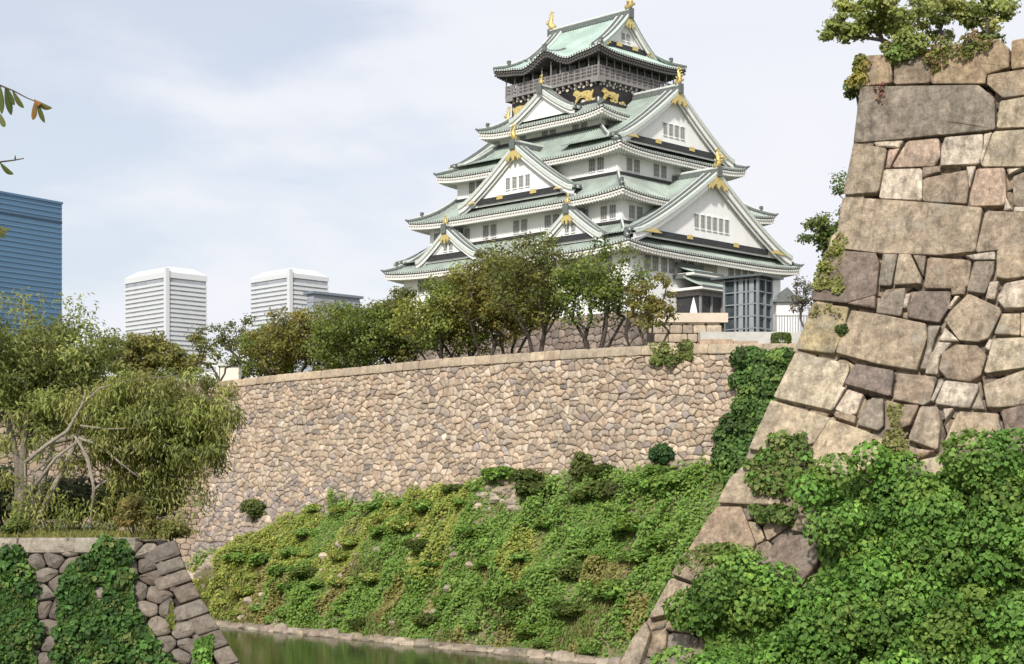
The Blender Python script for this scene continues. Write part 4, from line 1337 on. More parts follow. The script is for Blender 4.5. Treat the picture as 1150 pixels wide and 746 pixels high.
twhite = plain('white cladding', (.60, .615, .63), .7, var=.04, scale=.02)
tglass = plain('grey office glazing', (.31, .33, .355), .35, var=.25, scale=.12)
for (pl, pc, pr_, yt, lab) in ((141, 187, 231.5, 306, 'white banded office tower left of the other white tower, taller above the treetops'), (282, 325.5, 368, 307.5, 'white banded office tower partly behind dark trees, nearer the castle keep')):
    root, dl, dr, Ll, Lr, H = far_block('office_tower', lab, 'tower', 1100, pl, pc, pr_, yt)
    mb = MB(); prism(mb, dl, dr, Ll, Lr, 0, H); mb.build('glazing', tglass, root)
    fl = 3.05; n = int(H / fl)
    for i in range(max(0, n - 26), n - 1):
        mb = MB(); prism(mb, dl, dr, Ll, Lr, i * fl, i * fl + fl * .58, .5); mb.build('spandrel', twhite, root)
    mb = MB(); prism(mb, dl, dr, Ll, Lr, (n - .45) * fl, H + .5, .6); prism(mb, dl, dr, Ll, Lr, H + .5, H + 5.0, .6, top=6.5)
    mb.build('roof', twhite, root)
    for a, b in ((-1.2, -1.2),):
        q = dl * a + dr * b; q2 = dl * (a + 2.8) + dr * (b + 2.8)
        e_ = [dl * (a + i * 2.8) + dr * (b + j * 2.8) for i, j in ((0, 0), (1, 0), (1, 1), (0, 1))]
        mb2 = MB(); mb2.add([(v.x, v.y, 0) for v in e_] + [(v.x, v.y, H + 3) for v in e_], [(4, 5, 6, 7), (0, 1, 5, 4), (1, 2, 6, 5), (2, 3, 7, 6), (3, 0, 4, 7)])
        mb2.build('corner_pier', twhite, root)

# blue glass slab at the left edge
c = P(69.5, 229.5, 900); d_ = Vector((-.572, -.82)); w_ = 75; H = c.z - 8
bl = empty('glass_tower', (c.x, c.y, 8)); tag(bl, 'tall blue glass office slab with fine horizontal bands at the left edge', 'tower')
bg_ = plain('blue curtain wall', (.08, .175, .295), .22, var=.12, scale=.03, spec=.5); bd = plain('pale blue mullion', (.12, .24, .37), .4)
bk = plain('dark blue gap', (.03, .06, .10), .4)
e_ = Vector((-.82, .572)) * 40; a_ = Vector((0, 0)); b2 = d_ * w_
mb = MB(); mb.add([(v.x, v.y, z) for z in (0, H) for v in (a_, b2, b2 + e_, a_ + e_)], [(4, 5, 6, 7), (0, 1, 5, 4), (1, 2, 6, 5), (2, 3, 7, 6), (3, 0, 4, 7)])
mb.build('curtain_wall', bg_, bl)
nn = Vector((.82, -.572)); i = 0; z = 62
while z < H:
    mb = MB(); th = .55
    gap = abs(z - (H - 9.5)) < 1.4
    mb.add([(v.x, v.y, zz) for zz in (z, z + (1.1 if gap else th)) for v in (a_, b2, b2 + nn * .35, a_ + nn * .35)], [(4, 5, 6, 7), (0, 1, 2, 3), (0, 1, 5, 4), (1, 2, 6, 5), (2, 3, 7, 6), (3, 0, 4, 7)])
    mb.build('window_band', bk if gap else bd, bl); z += 2.75
mb = MB(); mb.add([(v.x, v.y, zz) for zz in (H - .1, H + 1.1) for v in (a_ - d_ * .4, b2, b2 + nn * .6, a_ - d_ * .4 + nn * .6)], [(4, 5, 6, 7), (0, 1, 2, 3), (0, 1, 5, 4), (1, 2, 6, 5), (2, 3, 7, 6), (3, 0, 4, 7)]); mb.build('parapet', bg_, bl)

# low grey-blue block between the second tower and the castle
root, dl, dr, Ll, Lr, H = far_block('office_block', 'low grey flat-roofed block peeping over trees beside the white tower', 'building', 800, 345, 352, 404, 330)
mb = MB(); prism(mb, dl, dr, Ll, Lr, 0, H); mb.build('wall', plain('grey blue wall', (.30, .33, .38), .6), root)
mb = MB(); prism(mb, dl, dr, Ll, Lr, H, H + 1.2, 1.4); mb.build('roof', plain('slate roof edge', (.17, .20, .25), .6), root)
mb = MB(); prism(mb, dl, dr, Ll, Lr, H - 4, H - 2, .2); mb.build('window_band', tglass, root)
# low pale houses just behind the wall
for (pl, pr_, yt, Y, lab, col) in ((214, 246, 408, 330, 'long low white building half hidden by trees behind the wall corner', (.66, .66, .66)), (247, 268, 411, 330, 'small cream building with a blank wall behind the wall corner', (.66, .62, .54)), (270, 300, 396, 360, 'white building with grey window bands just right of the cream one', (.68, .68, .68))):
    a, b = P(pl, yt, Y), P(pr_, yt, Y); root = empty('low_building', (a.x, Y, 8.6)); tag(root, lab, 'building')
    mb = MB(); mb.box((0, 0, 0), (b.x - a.x, 14, a.z - 8.6)); mb.build('wall', plain('pale wall', col, .8, var=.05), root)
    for k in range(3):
        z = a.z - 8.6 - 1.6 - k * 2.6
        if z < 1: break
        if 'cream' in lab: break
        mb = MB(); mb.box((.6, -.06, z), (b.x - a.x - .6, .05, z + .9)); mb.build('window_band', tglass, root)
    mb = MB(); mb.box((-.4, -.5, a.z - 8.6), (b.x - a.x + .4, 14.4, a.z - 8.6 + .5)); mb.build('roof', plain('pale roof edge', (.5, .5, .48), .8), root)

# ---------------------------------------------------------------- stone terrace, lift tower, fence by the castle
tr = empty('stone_terrace', P(812, 385, 168)); tag(tr, 'block-built stone terrace with a smooth parapet in front of the castle entrance', 'stone terrace')
L0, L1, R1 = P(736, 0, 168).x, P(816, 0, 168).x, P(905, 0, 168).x
zt1, zt2 = P(0, 352, 168).z, P(0, 374, 168).z
mb = MB(); rt_ = random.Random(2)
mb.box((L0 + .2, 168.3, 8), (L1 - .2, 181, zt1 - .3), 0, (.08, .07, .06)); mb.box((L1 - .2, 168.3, 8), (R1, 181, zt2 - .3), 0, (.08, .07, .06))
fT = Face((L0, 168), (1, 0), (0, -1), [20, 8], [0, .8])
z = 9.0; i = 0
while z < zt1 - .9:
    s = -rt_.random()
    while s < R1 - L0:
        w_ = rt_.uniform(1.0, 2.2)
        if z + .9 < zt2 or s + w_ < L1 - L0 + .4:
            stone(mb, fT, [(s + .03, z + .03), (s + w_ - .03, z + .03), (s + w_ - .03, z + .87), (s + .03, z + .87)], pick([(.50, .42, .32), (.44, .36, .28), (.40, .34, .27), (.54, .46, .36)], rt_), bulge=.05, depth=.4, rnd=rt_, k=.1)
        s += w_
    z += .9
mb.build('stonework', M['wall_stone']).parent = tr; tr.children[0].matrix_parent_inverse = Matrix.Translation(tr.location).inverted()
mb = MB(); mb.box((L0 - .2, 167.6, zt1 - .95), (L1 + .1, 168.9, zt1)); child(mb, 'parapet', plain('smooth parapet', (.55, .47, .38), .85, var=.12, scale=.6), tr)
mb = MB(); mb.box((P(786, 0, 166).x, 165.6, zt2 - 1.6), (P(905, 0, 166).x, 167.4, zt2 - .12)); child(mb, 'concrete_slab', M['concrete'], tr)
mb = MB(); s = P(786, 0, 152).x
for (a, b, ya, yb, c) in ((786, 824, 381, 391, (.54, .41, .30)), (824, 852, 383, 391, (.48, .38, .29))):
    p, q = P(a, yb, 150), P(b, ya, 150); mb.add([], [], 0)
    mb.box((p.x, 150, p.z), (q.x - .05, 151.5, q.z), 0, c)
child(mb, 'lower_step', M['wall_stone'], tr)

steel = plain('painted steel', (.26, .29, .30), .4, metal=.3, var=.1); lglass = plain('lift shaft glazing', (.05, .06, .066), .45, var=.5, scale=1.2, spec=.15)
lc = P(851, 371, 176); lift = empty('lift_tower', (lc.x, 176, 16.0), R(-38)); tag(lift, 'glass and steel lift tower with a flat roof beside the castle', 'lift tower')
w1, w2, hl = 4.1, 3.0, (HZ - 311) / F * 176 - 16
mb = MB(); mb.box((-w1 + .12, .12, 0), (-.12, w2 - .12, hl)); mb.build('glazing', lglass, lift)
for x, y in ((0, 0), (-w1, 0), (0, w2), (-w1, w2), (-w1 * .33, 0), (-w1 * .66, 0), (0, w2 * .5)):
    mb = MB(); mb.box((x - .13, y - .13, 0), (x + .13, y + .13, hl)); mb.build('column', steel, lift)
for z in np.linspace(.3, hl - .2, 6):
    mb = MB(); mb.box((-w1 - .1, -.1, z - .07), (.1, -.02, z + .07)); mb.box((.02, -.1, z - .07), (.1, w2 + .1, z + .07)); mb.build('rail', steel, lift)
for x in (-w1 * .5, -w1 * .18):
    mb = MB(); mb.box((x - .28, -.06, 0), (x + .28, -.0, hl)); mb.build('mullion_panel', plain('pale frosted panel', (.27, .30, .315), .4), lift)
mb = MB(); mb.box((-w1 - 1.2, -.9, hl), (1.0, w2 + .9, hl + .22)); mb.build('roof', plain('dark flat roof', (.10, .12, .12), .5), lift)

f0, f1 = P(872, 372, 172), P(912, 372, 172); fn = empty('railing_fence', (f0.x, 172, zt2 - .2)); tag(fn, 'grey upright-bar fence right of the lift tower', 'fence')
n_ = 13; wf = f1.x - f0.x
for i in range(n_ + 1):
    mb = MB(); x = wf * i / n_; mb.box((x - .05, -.05, 0), (x + .05, .05, 2.5)); mb.build('bar', M['post'], fn)
for z in (.15, 2.3):
    mb = MB(); mb.box((-.1, -.03, z), (wf, .1, z + .12)); mb.build('rail', M['railing'], fn)
# white pennant-like parasol at the entrance
pc_ = P(779, 352, 172); um = empty('folded_parasol', pc_); tag(um, 'white folded parasol standing at the castle entrance', 'parasol')
mb = MB(); mb.tube([(0, 0, -.8), (0, 0, 1.7)], .04, 6); mb.build('pole', M['post'], um)
mb = MB(); mb.tube([(0, 0, -.2), (0, 0, .15), (0, 0, .8), (0, 0, 1.65)], [.42, .40, .26, .03], 8); mb.build('canopy', M['plaster'], um)

# ---------------------------------------------------------------- trees on the rampart
OLV = [(.12, .13, .036), (.138, .135, .038), (.095, .105, .03), (.155, .14, .042)]
DKG = [(.055, .072, .022), (.07, .085, .024), (.085, .09, .026), (.06, .065, .022)]
RUS = [(.105, .105, .03), (.12, .108, .033), (.085, .095, .027), (.08, .09, .025)]
YGR = [(.11, .14, .034), (.09, .12, .03), (.135, .15, .04), (.075, .10, .028)]
GRN = [(.065, .10, .024), (.078, .11, .028), (.058, .085, .022), (.095, .12, .032)]


def crest_Y(px):
    rx = (px - CX) / F; s = (rx * OA[1] - OA[0]) / (dA[0] - rx * dA[1]); return OA[1] + dA[1] * s


def ridge_tree(px, xl, xr, yt, yb, pal, seed, label, dY=5, stems=3, n=110, per=170, leaf=.21, rc=.95, r0=.2, lean=.55, flat=.7):
    Y = crest_Y(px) + dY
    b = P(px, 0, Y); b.z = 8.55
    w_ = (xr - xl) * .13; yb += 10 if px < 500 else 3; n = int(n * 1.35); zt, zb = P(0, yt, Y).z, P(0, yb + 4, Y).z; x0, x1 = P(xl - w_, 0, Y).x, P(xr + w_, 0, Y).x
    cr = ((x1 - x0) / 2 - rc * .35, min((x1 - x0) / 2 - rc * .35, 3.6), (zt - zb) / 2 - rc * .2)
    return make_tree('rampart_tree', label, 'tree', b, (((x0 + x1) / 2, Y, (zt + zb) / 2), cr), seed, leaf=leaf, per=per, nclump=n, rc=rc, pal=[(a * 1.28, b * 1.2, c * 1.1) for a, b, c in pal], trunk_r=r0, stems=stems, lean=lean, group='trees along the rampart', flat=flat, bark=(.075, .06, .048), fork=.5, shell_bias=.55)


ridge_tree(262, 214, 302, 350, 405, DKG, 31, 'thin dark tree with pale buildings showing through, by the wall corner', 12, 2, 30, 60, rc=.75)
ridge_tree(322, 278, 362, 345, 412, RUS, 32, 'olive-brown bushy tree below the second white tower', 7, 3, 55, 85)
ridge_tree(352, 322, 390, 338, 412, OLV, 38, 'olive tree directly below the low grey office block', 10, 2, 40, 80)
ridge_tree(408, 352, 458, 333, 408, GRN, 33, 'dense low green tree with foliage down to the wall top, left of castle', 6, 3, 75, 95)
ridge_tree(488, 440, 536, 308, 388, YGR, 34, 'yellow-green tree with a forked dark trunk under the left castle eave', 5, 4, 62, 80)
ridge_tree(540, 496, 586, 282, 385, RUS, 35, 'tall olive-brown tree left of the widest many-stemmed tree', 7, 3, 62, 75)
ridge_tree(603, 548, 652, 262, 368, DKG, 36, 'tallest dark tree with spreading stems in the middle of the rampart', 5, 5, 78, 75, r0=.24)
ridge_tree(668, 622, 722, 268, 362, GRN, 37, 'broad green tree with fan of stems before the castle corner', 5, 5, 66, 75, r0=.24)
ridge_tree(735, 702, 760, 308, 374, RUS, 39, 'small sparse tree at the right end of the rampart row', 4, 4, 26, 60, rc=.62, r0=.14)

for a_ in ((300, 268, 340, 358, 414, GRN, 131, 'low green tree set back between the two leftmost rampart trees'), (384, 350, 425, 345, 412, RUS, 132, 'brownish olive tree set back behind the dense low green tree'), (448, 415, 482, 326, 405, DKG, 133, 'dark tree set back at the left of the forked yellow-green tree'), (516, 480, 556, 300, 392, YGR, 134, 'light green tree set back below the left gable of the castle'), (572, 532, 612, 290, 372, OLV, 135, 'olive tree set back left of the many-stemmed tallest tree')):
    ridge_tree(*a_, dY=10, n=70, per=130)
# tree behind the left side wall
b = P(172, 0, 140); b.z = 8.55
make_tree('broadleaf_tree', 'pale olive rounded tree behind the side wall below the white tower', 'tree', b, ((b.x, 141, P(0, 402, 141).z), (4.6, 3.0, 2.1)), 41, leaf=.26, per=120, nclump=90, rc=.9, pal=OLV, trunk_r=.2)

# ---------------------------------------------------------------- trees on the near left terrace
Yt = 70.0


def T(px, py, Y=Yt): return P(px, py, Y)


base = T(22, 0); base.z = TERR - .1
make_tree('leaning_tree', 'big olive-leaved tree with a bare forked trunk at the left edge', 'tree', base,
          ((T(28, 0).x, 71, T(0, 412).z), (4.1, 3.0, 3.1)), 51, leaf=.17, per=185, nclump=160, rc=.7, shell=0, clumpvar=.2, pal=[(.13, .158, .048), (.15, .17, .052), (.11, .135, .04), (.175, .18, .06)], trunk_r=.24, elong=1.35, wid=.24, down=.7, flat=.8,
          paths=[[T(26, 520), T(29, 470), T(31, 445)], [T(20, 520), T(8, 470), T(-8, 420)]], bark=(.16, .135, .11), shell_bias=.5)
base = T(30, 0, 68); base.z = TERR - .1
make_tree('drooping_tree', 'leaning tree with bare pale limbs and low drooping yellow-green boughs over the wall', 'tree', base,
          ((T(165, 0, 68).x, 68.3, T(0, 480, 68).z), (3.5, 2.4, 2.3)), 52, leaf=.16, per=185, nclump=160, rc=.62, shell=0, clumpvar=.2, pal=[(.14, .168, .05), (.165, .18, .055), (.12, .14, .042), (.19, .19, .065)], trunk_r=.17, elong=1.6, wid=.2, down=1.4, flat=1.0,
          paths=[[T(28, 518, 68), T(60, 495, 68), T(78, 480, 68), T(92, 455, 68)], [T(60, 497, 68), T(86, 490, 67.6), T(120, 500, 67.4), T(158, 535, 67.2)], [T(88, 492, 67.6), T(99, 520, 67.2), T(106, 550, 67), T(101, 588, 67)], [T(95, 452, 68), T(112, 432, 67.7), T(150, 426, 67.5)], [T(38, 530, 67.8), T(62, 512, 67.6), T(84, 498, 67.5)]], bark=(.24, .205, .165),
          extra=[T(x, y, 67.5) for x, y in ((120, 565), (70, 590), (125, 592), (160, 590), (200, 580), (225, 560), (245, 520), (262, 470), (255, 440), (215, 425), (30, 590), (140, 575), (170, 560), (195, 555), (60, 560), (80, 575), (215, 535), (105, 580), (20, 570), (45, 585), (20, 470), (45, 500), (75, 520), (130, 540), (185, 545), (150, 520), (225, 470), (240, 500), (200, 520), (60, 450), (10, 540), (35, 555), (5, 500))])
g = np.random.default_rng(5)


def bush(name, label, cat, c, r, h, leaf, per, pal, seed, group=None, nclump=14, kind_leaf='leaf', elong=1.0, wid=.42):
    p, nn, sz, cs, cl = shrub_mesh(seed, r, h, leaf, per, pal, nclump)
    root = empty(name, c); tag(root, label, cat, group)
    mb = MB(); rr = random.Random(seed)
    for q in cl[:8]: mb.tube([(rr.uniform(-.1, .1), rr.uniform(-.1, .1), -.1), (q[0] * .5, q[1] * .5, q[2] * .5), q], [.03, .022, .01], 4, 0, (.10, .08, .055), cap=False)
    mb.build('stems', M['bark'], root)
    leaf_mesh('foliage', p, nn, sz, cs, M[kind_leaf], root, seed=seed, simple=True, elong=elong, wid=wid)
    return root


OCH = [(.13, .125, .035), (.15, .13, .04), (.10, .105, .03), (.16, .12, .045)]
q = T(152, 612, 62); bush('terrace_shrub', 'ochre-yellow twiggy shrub at the end of the slab edge', 'shrub', (q.x, 62, TERR - .1), .75, 2.0, .13, 150, OCH, 61, elong=1.6, wid=.22)
q = T(190, 612, 62); bush('terrace_shrub', 'low yellow-green shrub spilling over the embankment corner', 'shrub', (q.x, 62.4, TERR - .1), .8, .75, .12, 120, OLV, 62)
q = T(16, 612, 62.5); bush('terrace_shrub', 'small green shrub behind the slab edge at far left', 'shrub', (q.x, 63, TERR - .1), .6, 1.0, .12, 110, YGR, 63)
# bare bent limbs in front of the drooping foliage
lt = bpy.data.objects['drooping_tree']
for pts, r_ in (([(28, 520), (52, 500), (76, 484), (92, 455), (96, 440)], (.085, .08, .07, .05, .03)), ([(84, 490), (99, 514), (105, 540), (102, 590)], (.05, .05, .04, .02)), ([(88, 492), (112, 500), (135, 520), (158, 538)], (.06, .055, .045, .02)), ([(92, 455), (112, 436), (150, 426), (190, 423)], (.045, .035, .025, .012)), ([(90, 478), (120, 482), (150, 481), (172, 484)], (.045, .04, .03, .015)), ([(40, 545), (62, 515), (84, 498)], (.08, .07, .05))):
    mb = MB(); mb.tube([T(x, y, 66.5) - lt.location for x, y in pts], r_, 7, 0, (.27, .235, .19)); mb.build('limb', M['bark'], lt, smooth=True)
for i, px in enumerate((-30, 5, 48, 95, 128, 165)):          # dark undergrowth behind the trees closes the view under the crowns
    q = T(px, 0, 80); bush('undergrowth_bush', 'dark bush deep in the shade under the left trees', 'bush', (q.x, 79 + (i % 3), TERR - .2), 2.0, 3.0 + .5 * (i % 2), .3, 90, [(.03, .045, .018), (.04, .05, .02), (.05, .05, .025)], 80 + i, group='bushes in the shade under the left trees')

# short grass along the terrace
n_ = 5000; x = g.uniform(-34, -12.8, n_); y = g.uniform(60.6, 68, n_)
pos = np.stack([x, y, np.full(n_, TERR - .03) + g.uniform(0, .1, n_)], 1); nr = np.stack([g.normal(size=n_), -np.abs(g.normal(size=n_)), g.normal(size=n_) * .3], 1)
tag(leaf_mesh('terrace_grass', pos, nr, .2 * g.uniform(.6, 1.4, n_), leafcols(g, n_, OLV), M['leaf'], simple=True, elong=1.3, wid=.12, down=-1), 'short yellow-green grass on the terrace edge', 'grass', kind='stuff')

# ---------------------------------------------------------------- growth on the bank
n_ = 150000
ts = g.random(n_) ** .9; ss = g.uniform(-2, 72, n_)
pos = []; nr = []; cs = []
BANK1 = np.array([(.13, .155, .036), (.155, .165, .042), (.105, .14, .034), (.175, .17, .052), (.09, .125, .032)]); BANK2 = np.array([(.075, .13, .03), (.09, .145, .034), (.07, .11, .03), (.11, .15, .036)])
BANK1 *= 1.55; BANK2 *= 1.55
BROWN = np.array([(.22, .19, .08), (.19, .18, .065), (.17, .19, .055)])
nbank = Vector(nA) * .75
for s, t in zip(ss, ts):
    dens = .95 + .7 * vn(s * .28, t * 3.2, 31) + .35 * vn(s * 1.2, t * 9, 33)
    if s < 7 and t < .45: dens -= .55
    if 34 < s < 40 and t < .2: dens -= .4
    if g.random() > dens: continue
    p = bankpt(s, min(t, .965)); h = max(0, .3 + .7 * vn(s * .55, t * 5, 17) + .55 * vn(s * 1.5, t * 11, 19)) * g.random() ** .5 * min(1, (1 - t) * 8)
    pos.append((p.x + nA[0] * h * .7 + g.normal() * .06, p.y + nA[1] * h * .7 + g.normal() * .06, p.z + h * .75)); nr.append((nA[0] * .7 + g.normal() * .4, nA[1] * .7 + g.normal() * .4, .9 + g.normal() * .35))
    k = vn(s * .22, t * 2.2, 41) + .03 * (s - 22); pl = BROWN if (vn(s * .5, t * 4, 51) > .25 and t > .5) else (BANK2 if k > .1 else BANK1)
    cs.append(pl[g.integers(0, len(pl))] * (.75 + .5 * g.random()))
tag(leaf_mesh('bank_undergrowth', pos, nr, (.21 * g.uniform(.5, 1.4, len(pos))), np.array(cs) * LEAFK, M['leaf'], seed=9), 'tangled low weeds and creepers covering the moat bank', 'undergrowth', kind='stuff')

n_ = 9000; pos, nr, cs = [], [], []
for s, t in zip(g.uniform(-1, 50, n_), g.uniform(.45, .97, n_)):
    if vn(s * .35, t * 4, 71) + (.3 if s < 22 else -.1) < .05: continue
    p = bankpt(s, t); pos.append((p.x + nA[0] * .15, p.y + nA[1] * .15, p.z + .3)); nr.append((nA[0] + g.normal() * .5, nA[1] + g.normal() * .5, g.normal() * .3)); cs.append(np.array([(.27, .23, .10), (.22, .22, .075), (.18, .21, .06)][g.integers(0, 3)]) * (.8 + .4 * g.random()))
tag(leaf_mesh('bank_grass', pos, nr, .55 * g.uniform(.6, 1.4, len(pos)), cs, M['leaf'], simple=True, elong=1.3, wid=.06, down=-1.4, seed=44), 'dry yellowish grass blades on the lower moat bank', 'grass', kind='stuff')
protos = []
for i, (r, h, pal) in enumerate(((1.3, 1.5, BANK2), (1.1, 1.1, BANK1), (1.5, 1.7, GRN), (.9, .95, BANK1), (1.2, 1.3, BANK2))):
    protos.append((r, h, [tuple(q) for q in pal]))
made = {}
DESC = ['dark green rounded shrub among the thick growth on the bank', 'light green low shrub among the thick growth on the bank', 'tall dense green shrub among the thick growth on the bank', 'small yellowish shrub among the thick growth on the bank', 'mid green spreading shrub among the thick growth on the bank']
rs2 = random.Random(77); placed = []
tries = 0
while len(placed) < 90 and tries < 4000:
    tries += 1
    s = rs2.uniform(1, 52); t = rs2.random() ** 1.1 * .93
    if s < 9 and t < .35: continue
    if 34.5 < s < 39 and .05 < t < .3: continue
    if any(abs(s - a) < 1.1 and abs(t - b) < .1 for a, b in placed): continue
    placed.append((s, t)); dk = .028 * (s - 22) + .5 * vn(s * .25, t * 3, 61)
    k = rs2.choice((0, 2, 4)) if dk > .12 else rs2.choice((1, 1, 3, 4)) if dk > -.35 else rs2.choice((1, 3))
    p = bankpt(s, t); sc = rs2.uniform(.55, 1.0) * (.8 if t > .7 else 1)
    if k not in made:
        r, h, pal = protos[k]
        o = bush('bank_shrub', DESC[k], 'shrub', p, r, h, .27, 95, pal, 90 + k, group='shrubs on the moat bank', nclump=26); made[k] = o
    else:
        src = made[k]; o = src.copy(); COL.objects.link(o)
        for ch in src.children:
            c_ = ch.copy(); COL.objects.link(c_); c_.parent = o
    o.location = p - Vector((0, 0, .1)); o.scale = (sc * 1.15, sc * 1.15, sc * rs2.uniform(.6, .95)); o.rotation_euler = (0, 0, rs2.random() * 6.28)


def wall_px(face, px, py): return face.unproj(px, py)


def on_wall(px, py, off=.2):
    s, z = FA.unproj(px, py); return FA.pt(s, z, off)


for (px, py, r, h, pal, sd_, lab) in ((744, 528, 1.0, 1.9, [(.03, .07, .022), (.04, .085, .024)], 201, 'dark round shrub growing out of the wall near the bastion'), (655, 548, .9, 3.0, [(.085, .105, .03), (.10, .12, .035)], 202, 'loose pale shrub climbing the wall foot left of the dark round one'), (285, 585, 1.2, 2.2, [(.075, .10, .03), (.10, .12, .035)], 203, 'lone shrub high at the inner corner of the wall'), (700, 575, 1.4, 2.4, [(.07, .085, .026), (.085, .10, .03)], 204, 'broad olive shrub at the wall foot under the dark round one')):
    bush('wall_shrub', lab, 'shrub', on_wall(px, py, .1), r, h, .2, 130, pal, sd_, nclump=18)
g2 = np.random.default_rng(17)


def inpoly(px, py, poly):
    c = False; n = len(poly)
    for i in range(n):
        (x1, y1), (x2, y2) = poly[i], poly[i - 1]
        if (y1 > py) != (y2 > py) and px < (x2 - x1) * (py - y1) / (y2 - y1) + x1: c = not c
    return c


def ivy(name, label, face, poly, n, leaf, pal, seed, clumps=0, crad=.5, proud=.35, base=.12, holes=(), down=.8, mat='ivy', simple=False, sheet_n=None, var=.22, cat='ivy', stems=0):
    """leaves standing on the wall inside an area of its face, heaped into clumps"""
    g = np.random.default_rng(seed); rr = random.Random(seed)
    xs = [p[0] for p in poly]; ys = [p[1] for p in poly]; pal = np.array(pal)
    pos, nr, cs = [], [], []; nf = Vector((face.n.x, face.n.y, .45)).normalized()

    def sample():
        while True:
            x, y = rr.uniform(min(xs), max(xs)), rr.uniform(min(ys), max(ys))
            if inpoly(x + 7 * vn(x * .05, y * .05, seed), y + 9 * vn(x * .07, y * .05, seed + 4), poly) and not any(((x - a) / rx) ** 2 + ((y - b) / ry) ** 2 < 1 for a, b, rx, ry in holes): return face.unproj(x, y)
    for _ in range(n):
        s, z = sample(); h = base * (.3 + g.random()) + max(0, .18 * vn(s * .9, z * .9, seed))
        p = face.pt(s, z, h); pos.append(p); v = g.normal(size=3) * .55; nr.append((nf.x + v[0], nf.y + v[1], nf.z + v[2])); cs.append(pal[g.integers(0, len(pal))] * LEAFK * (.7 + .5 * g.random()))
    mbs_ = MB()
    for _ in range(clumps):
        s, z = sample(); c = face.pt(s, z, proud * rr.random() * .7); R_ = crad * rr.uniform(.55, 1.3); tint = 1 + rr.gauss(0, .15); m = int(190 * (R_ / .5) ** 2 * (.13 / leaf) ** 1.6 * .8)
        if stems: mbs_.tube([face.pt(s, z - .5, .02), face.pt(s + rr.uniform(-.2, .2), z - .2, .1), c], [.025, .02, .01], 4, 0, (.1, .08, .05), cap=False)
        d = g.normal(size=(m, 3)); d /= np.linalg.norm(d, axis=1, keepdims=True)
        dot = d @ np.array(nf); d[dot < -.15] *= -1
        q = np.array(c) + d * (R_ * (.72 + .33 * g.random((m, 1)))) * np.array([1, 1, .8])
        pos += list(q); nr += list(d * .8 + g.normal(size=(m, 3)) * .35 + np.array([0, -.1, .35])); cs += list(leafcols(g, m, pal[[rr.randrange(len(pal)), rr.randrange(len(pal))]], var) * tint)
    c0 = face.pt(*face.unproj(sum(xs) / len(xs), sum(ys) / len(ys)), 0)
    root = empty(name, c0); tag(root, label, cat)
    leaf_mesh('leaves', np.array([tuple(p) for p in pos]) - np.array(tuple(c0)), nr, leaf * g.uniform(.45, 1.5, len(pos)), cs, M[mat], root, seed=seed, down=down, simple=simple, wid=.46)
    
    for _ in range(5):
        s, z = sample(); pts = [face.pt(s + rr.uniform(-.02, .02) * i, z + .05 * i, .01) for i in range(4)]; mbs_.tube(pts, [.008, .007, .006, .004], 4, 0, (.11, .085, .055), cap=False)
    mbs_.v = [tuple(Vector(v) - c0) for v in mbs_.v]; mbs_.build('vines', M['bark'], root)
    return root


IV = [(.07, .14, .024), (.085, .16, .03), (.055, .11, .022), (.105, .18, .038), (.075, .13, .028)]
main = [(1180, 500), (1130, 510), (1100, 508), (1072, 520), (1050, 536), (1020, 538), (995, 530), (968, 532), (940, 545), (912, 558), (922, 585), (930, 605), (922, 640), (898, 668), (868, 650), (836, 628), (812, 642), (790, 672), (764, 694), (752, 735), (748, 830), (1180, 900)]
ivy('ivy_mass', 'deep heap of bright broad-leaved ivy over the foot of the bastion', FR, main, 34000, .098, IV + [(.10, .15, .03), (.06, .12, .024), (.10, .16, .036)], 301, 230, .55, 1.35, .16, holes=((770, 735, 26, 30), (1112, 575, 16, 14), (1065, 600, 12, 8)), stems=1)
ivy('ivy_tuft', 'ivy tuft between the two largest low blocks of the bastion', FR, [(868, 500), (905, 485), (915, 500), (910, 540), (960, 545), (940, 560), (890, 565), (850, 540), (835, 520)], 700, .10, [(.085, .125, .03), (.06, .12, .025), (.11, .13, .04)], 302, 16, .26, .2, .08)
ivy('ivy_tuft', 'leafy creeper across the joint above the dark purple block', FR, [(836, 572), (870, 568), (900, 578), (880, 596), (848, 592)], 300, .10, [(.07, .11, .028), (.09, .12, .035), (.05, .09, .022)], 303, 9, .2, .2, .06)
ivy('ivy_tuft', 'small pale creeper under the lowest bare corner block', FR, [(765, 622), (800, 612), (850, 622), (830, 650), (790, 650), (758, 645)], 500, .10, [(.10, .13, .035), (.08, .12, .03)], 304, 6, .18, .1, .06)
ivy('moss_creeper', 'yellow-green creeper on the bastion edge beside the dark block', FR, [(945, 262), (958, 268), (948, 300), (945, 330), (925, 335), (912, 330), (925, 295)], 650, .065, [(.16, .17, .045), (.12, .14, .04), (.18, .18, .06)], 305, 5, .14, .05, .04)
ivy('moss_creeper', 'fine creeper trailing over the long pale corner block', FR, [(915, 345), (950, 345), (952, 352), (935, 358), (905, 352)], 60, .06, [(.13, .14, .045), (.16, .16, .06)], 306, 0)
ivy('ivy_tuft', 'small dark tuft in the joint of the yellowish corner block', FR, [(936, 368), (949, 368), (950, 385), (938, 385)], 60, .07, [(.045, .07, .02), (.06, .085, .025)], 307, 5, .12, .08, .05)
ivy('ivy_tuft', 'yellowing ivy hanging over the left end of the top course', FR, [(958, 66), (975, 62), (972, 90), (966, 96), (963, 92)], 240, .075, [(.17, .17, .04), (.10, .14, .03), (.2, .17, .05)], 308, 6, .2, .08, .06)
ivy('ivy_tuft', 'green ivy spilling over the second top block', FR, [(990, 50), (1040, 40), (1035, 62), (1018, 74), (1003, 72)], 500, .075, [(.13, .16, .04), (.10, .14, .035), (.15, .16, .05)], 309, 14, .22, .1, .06)
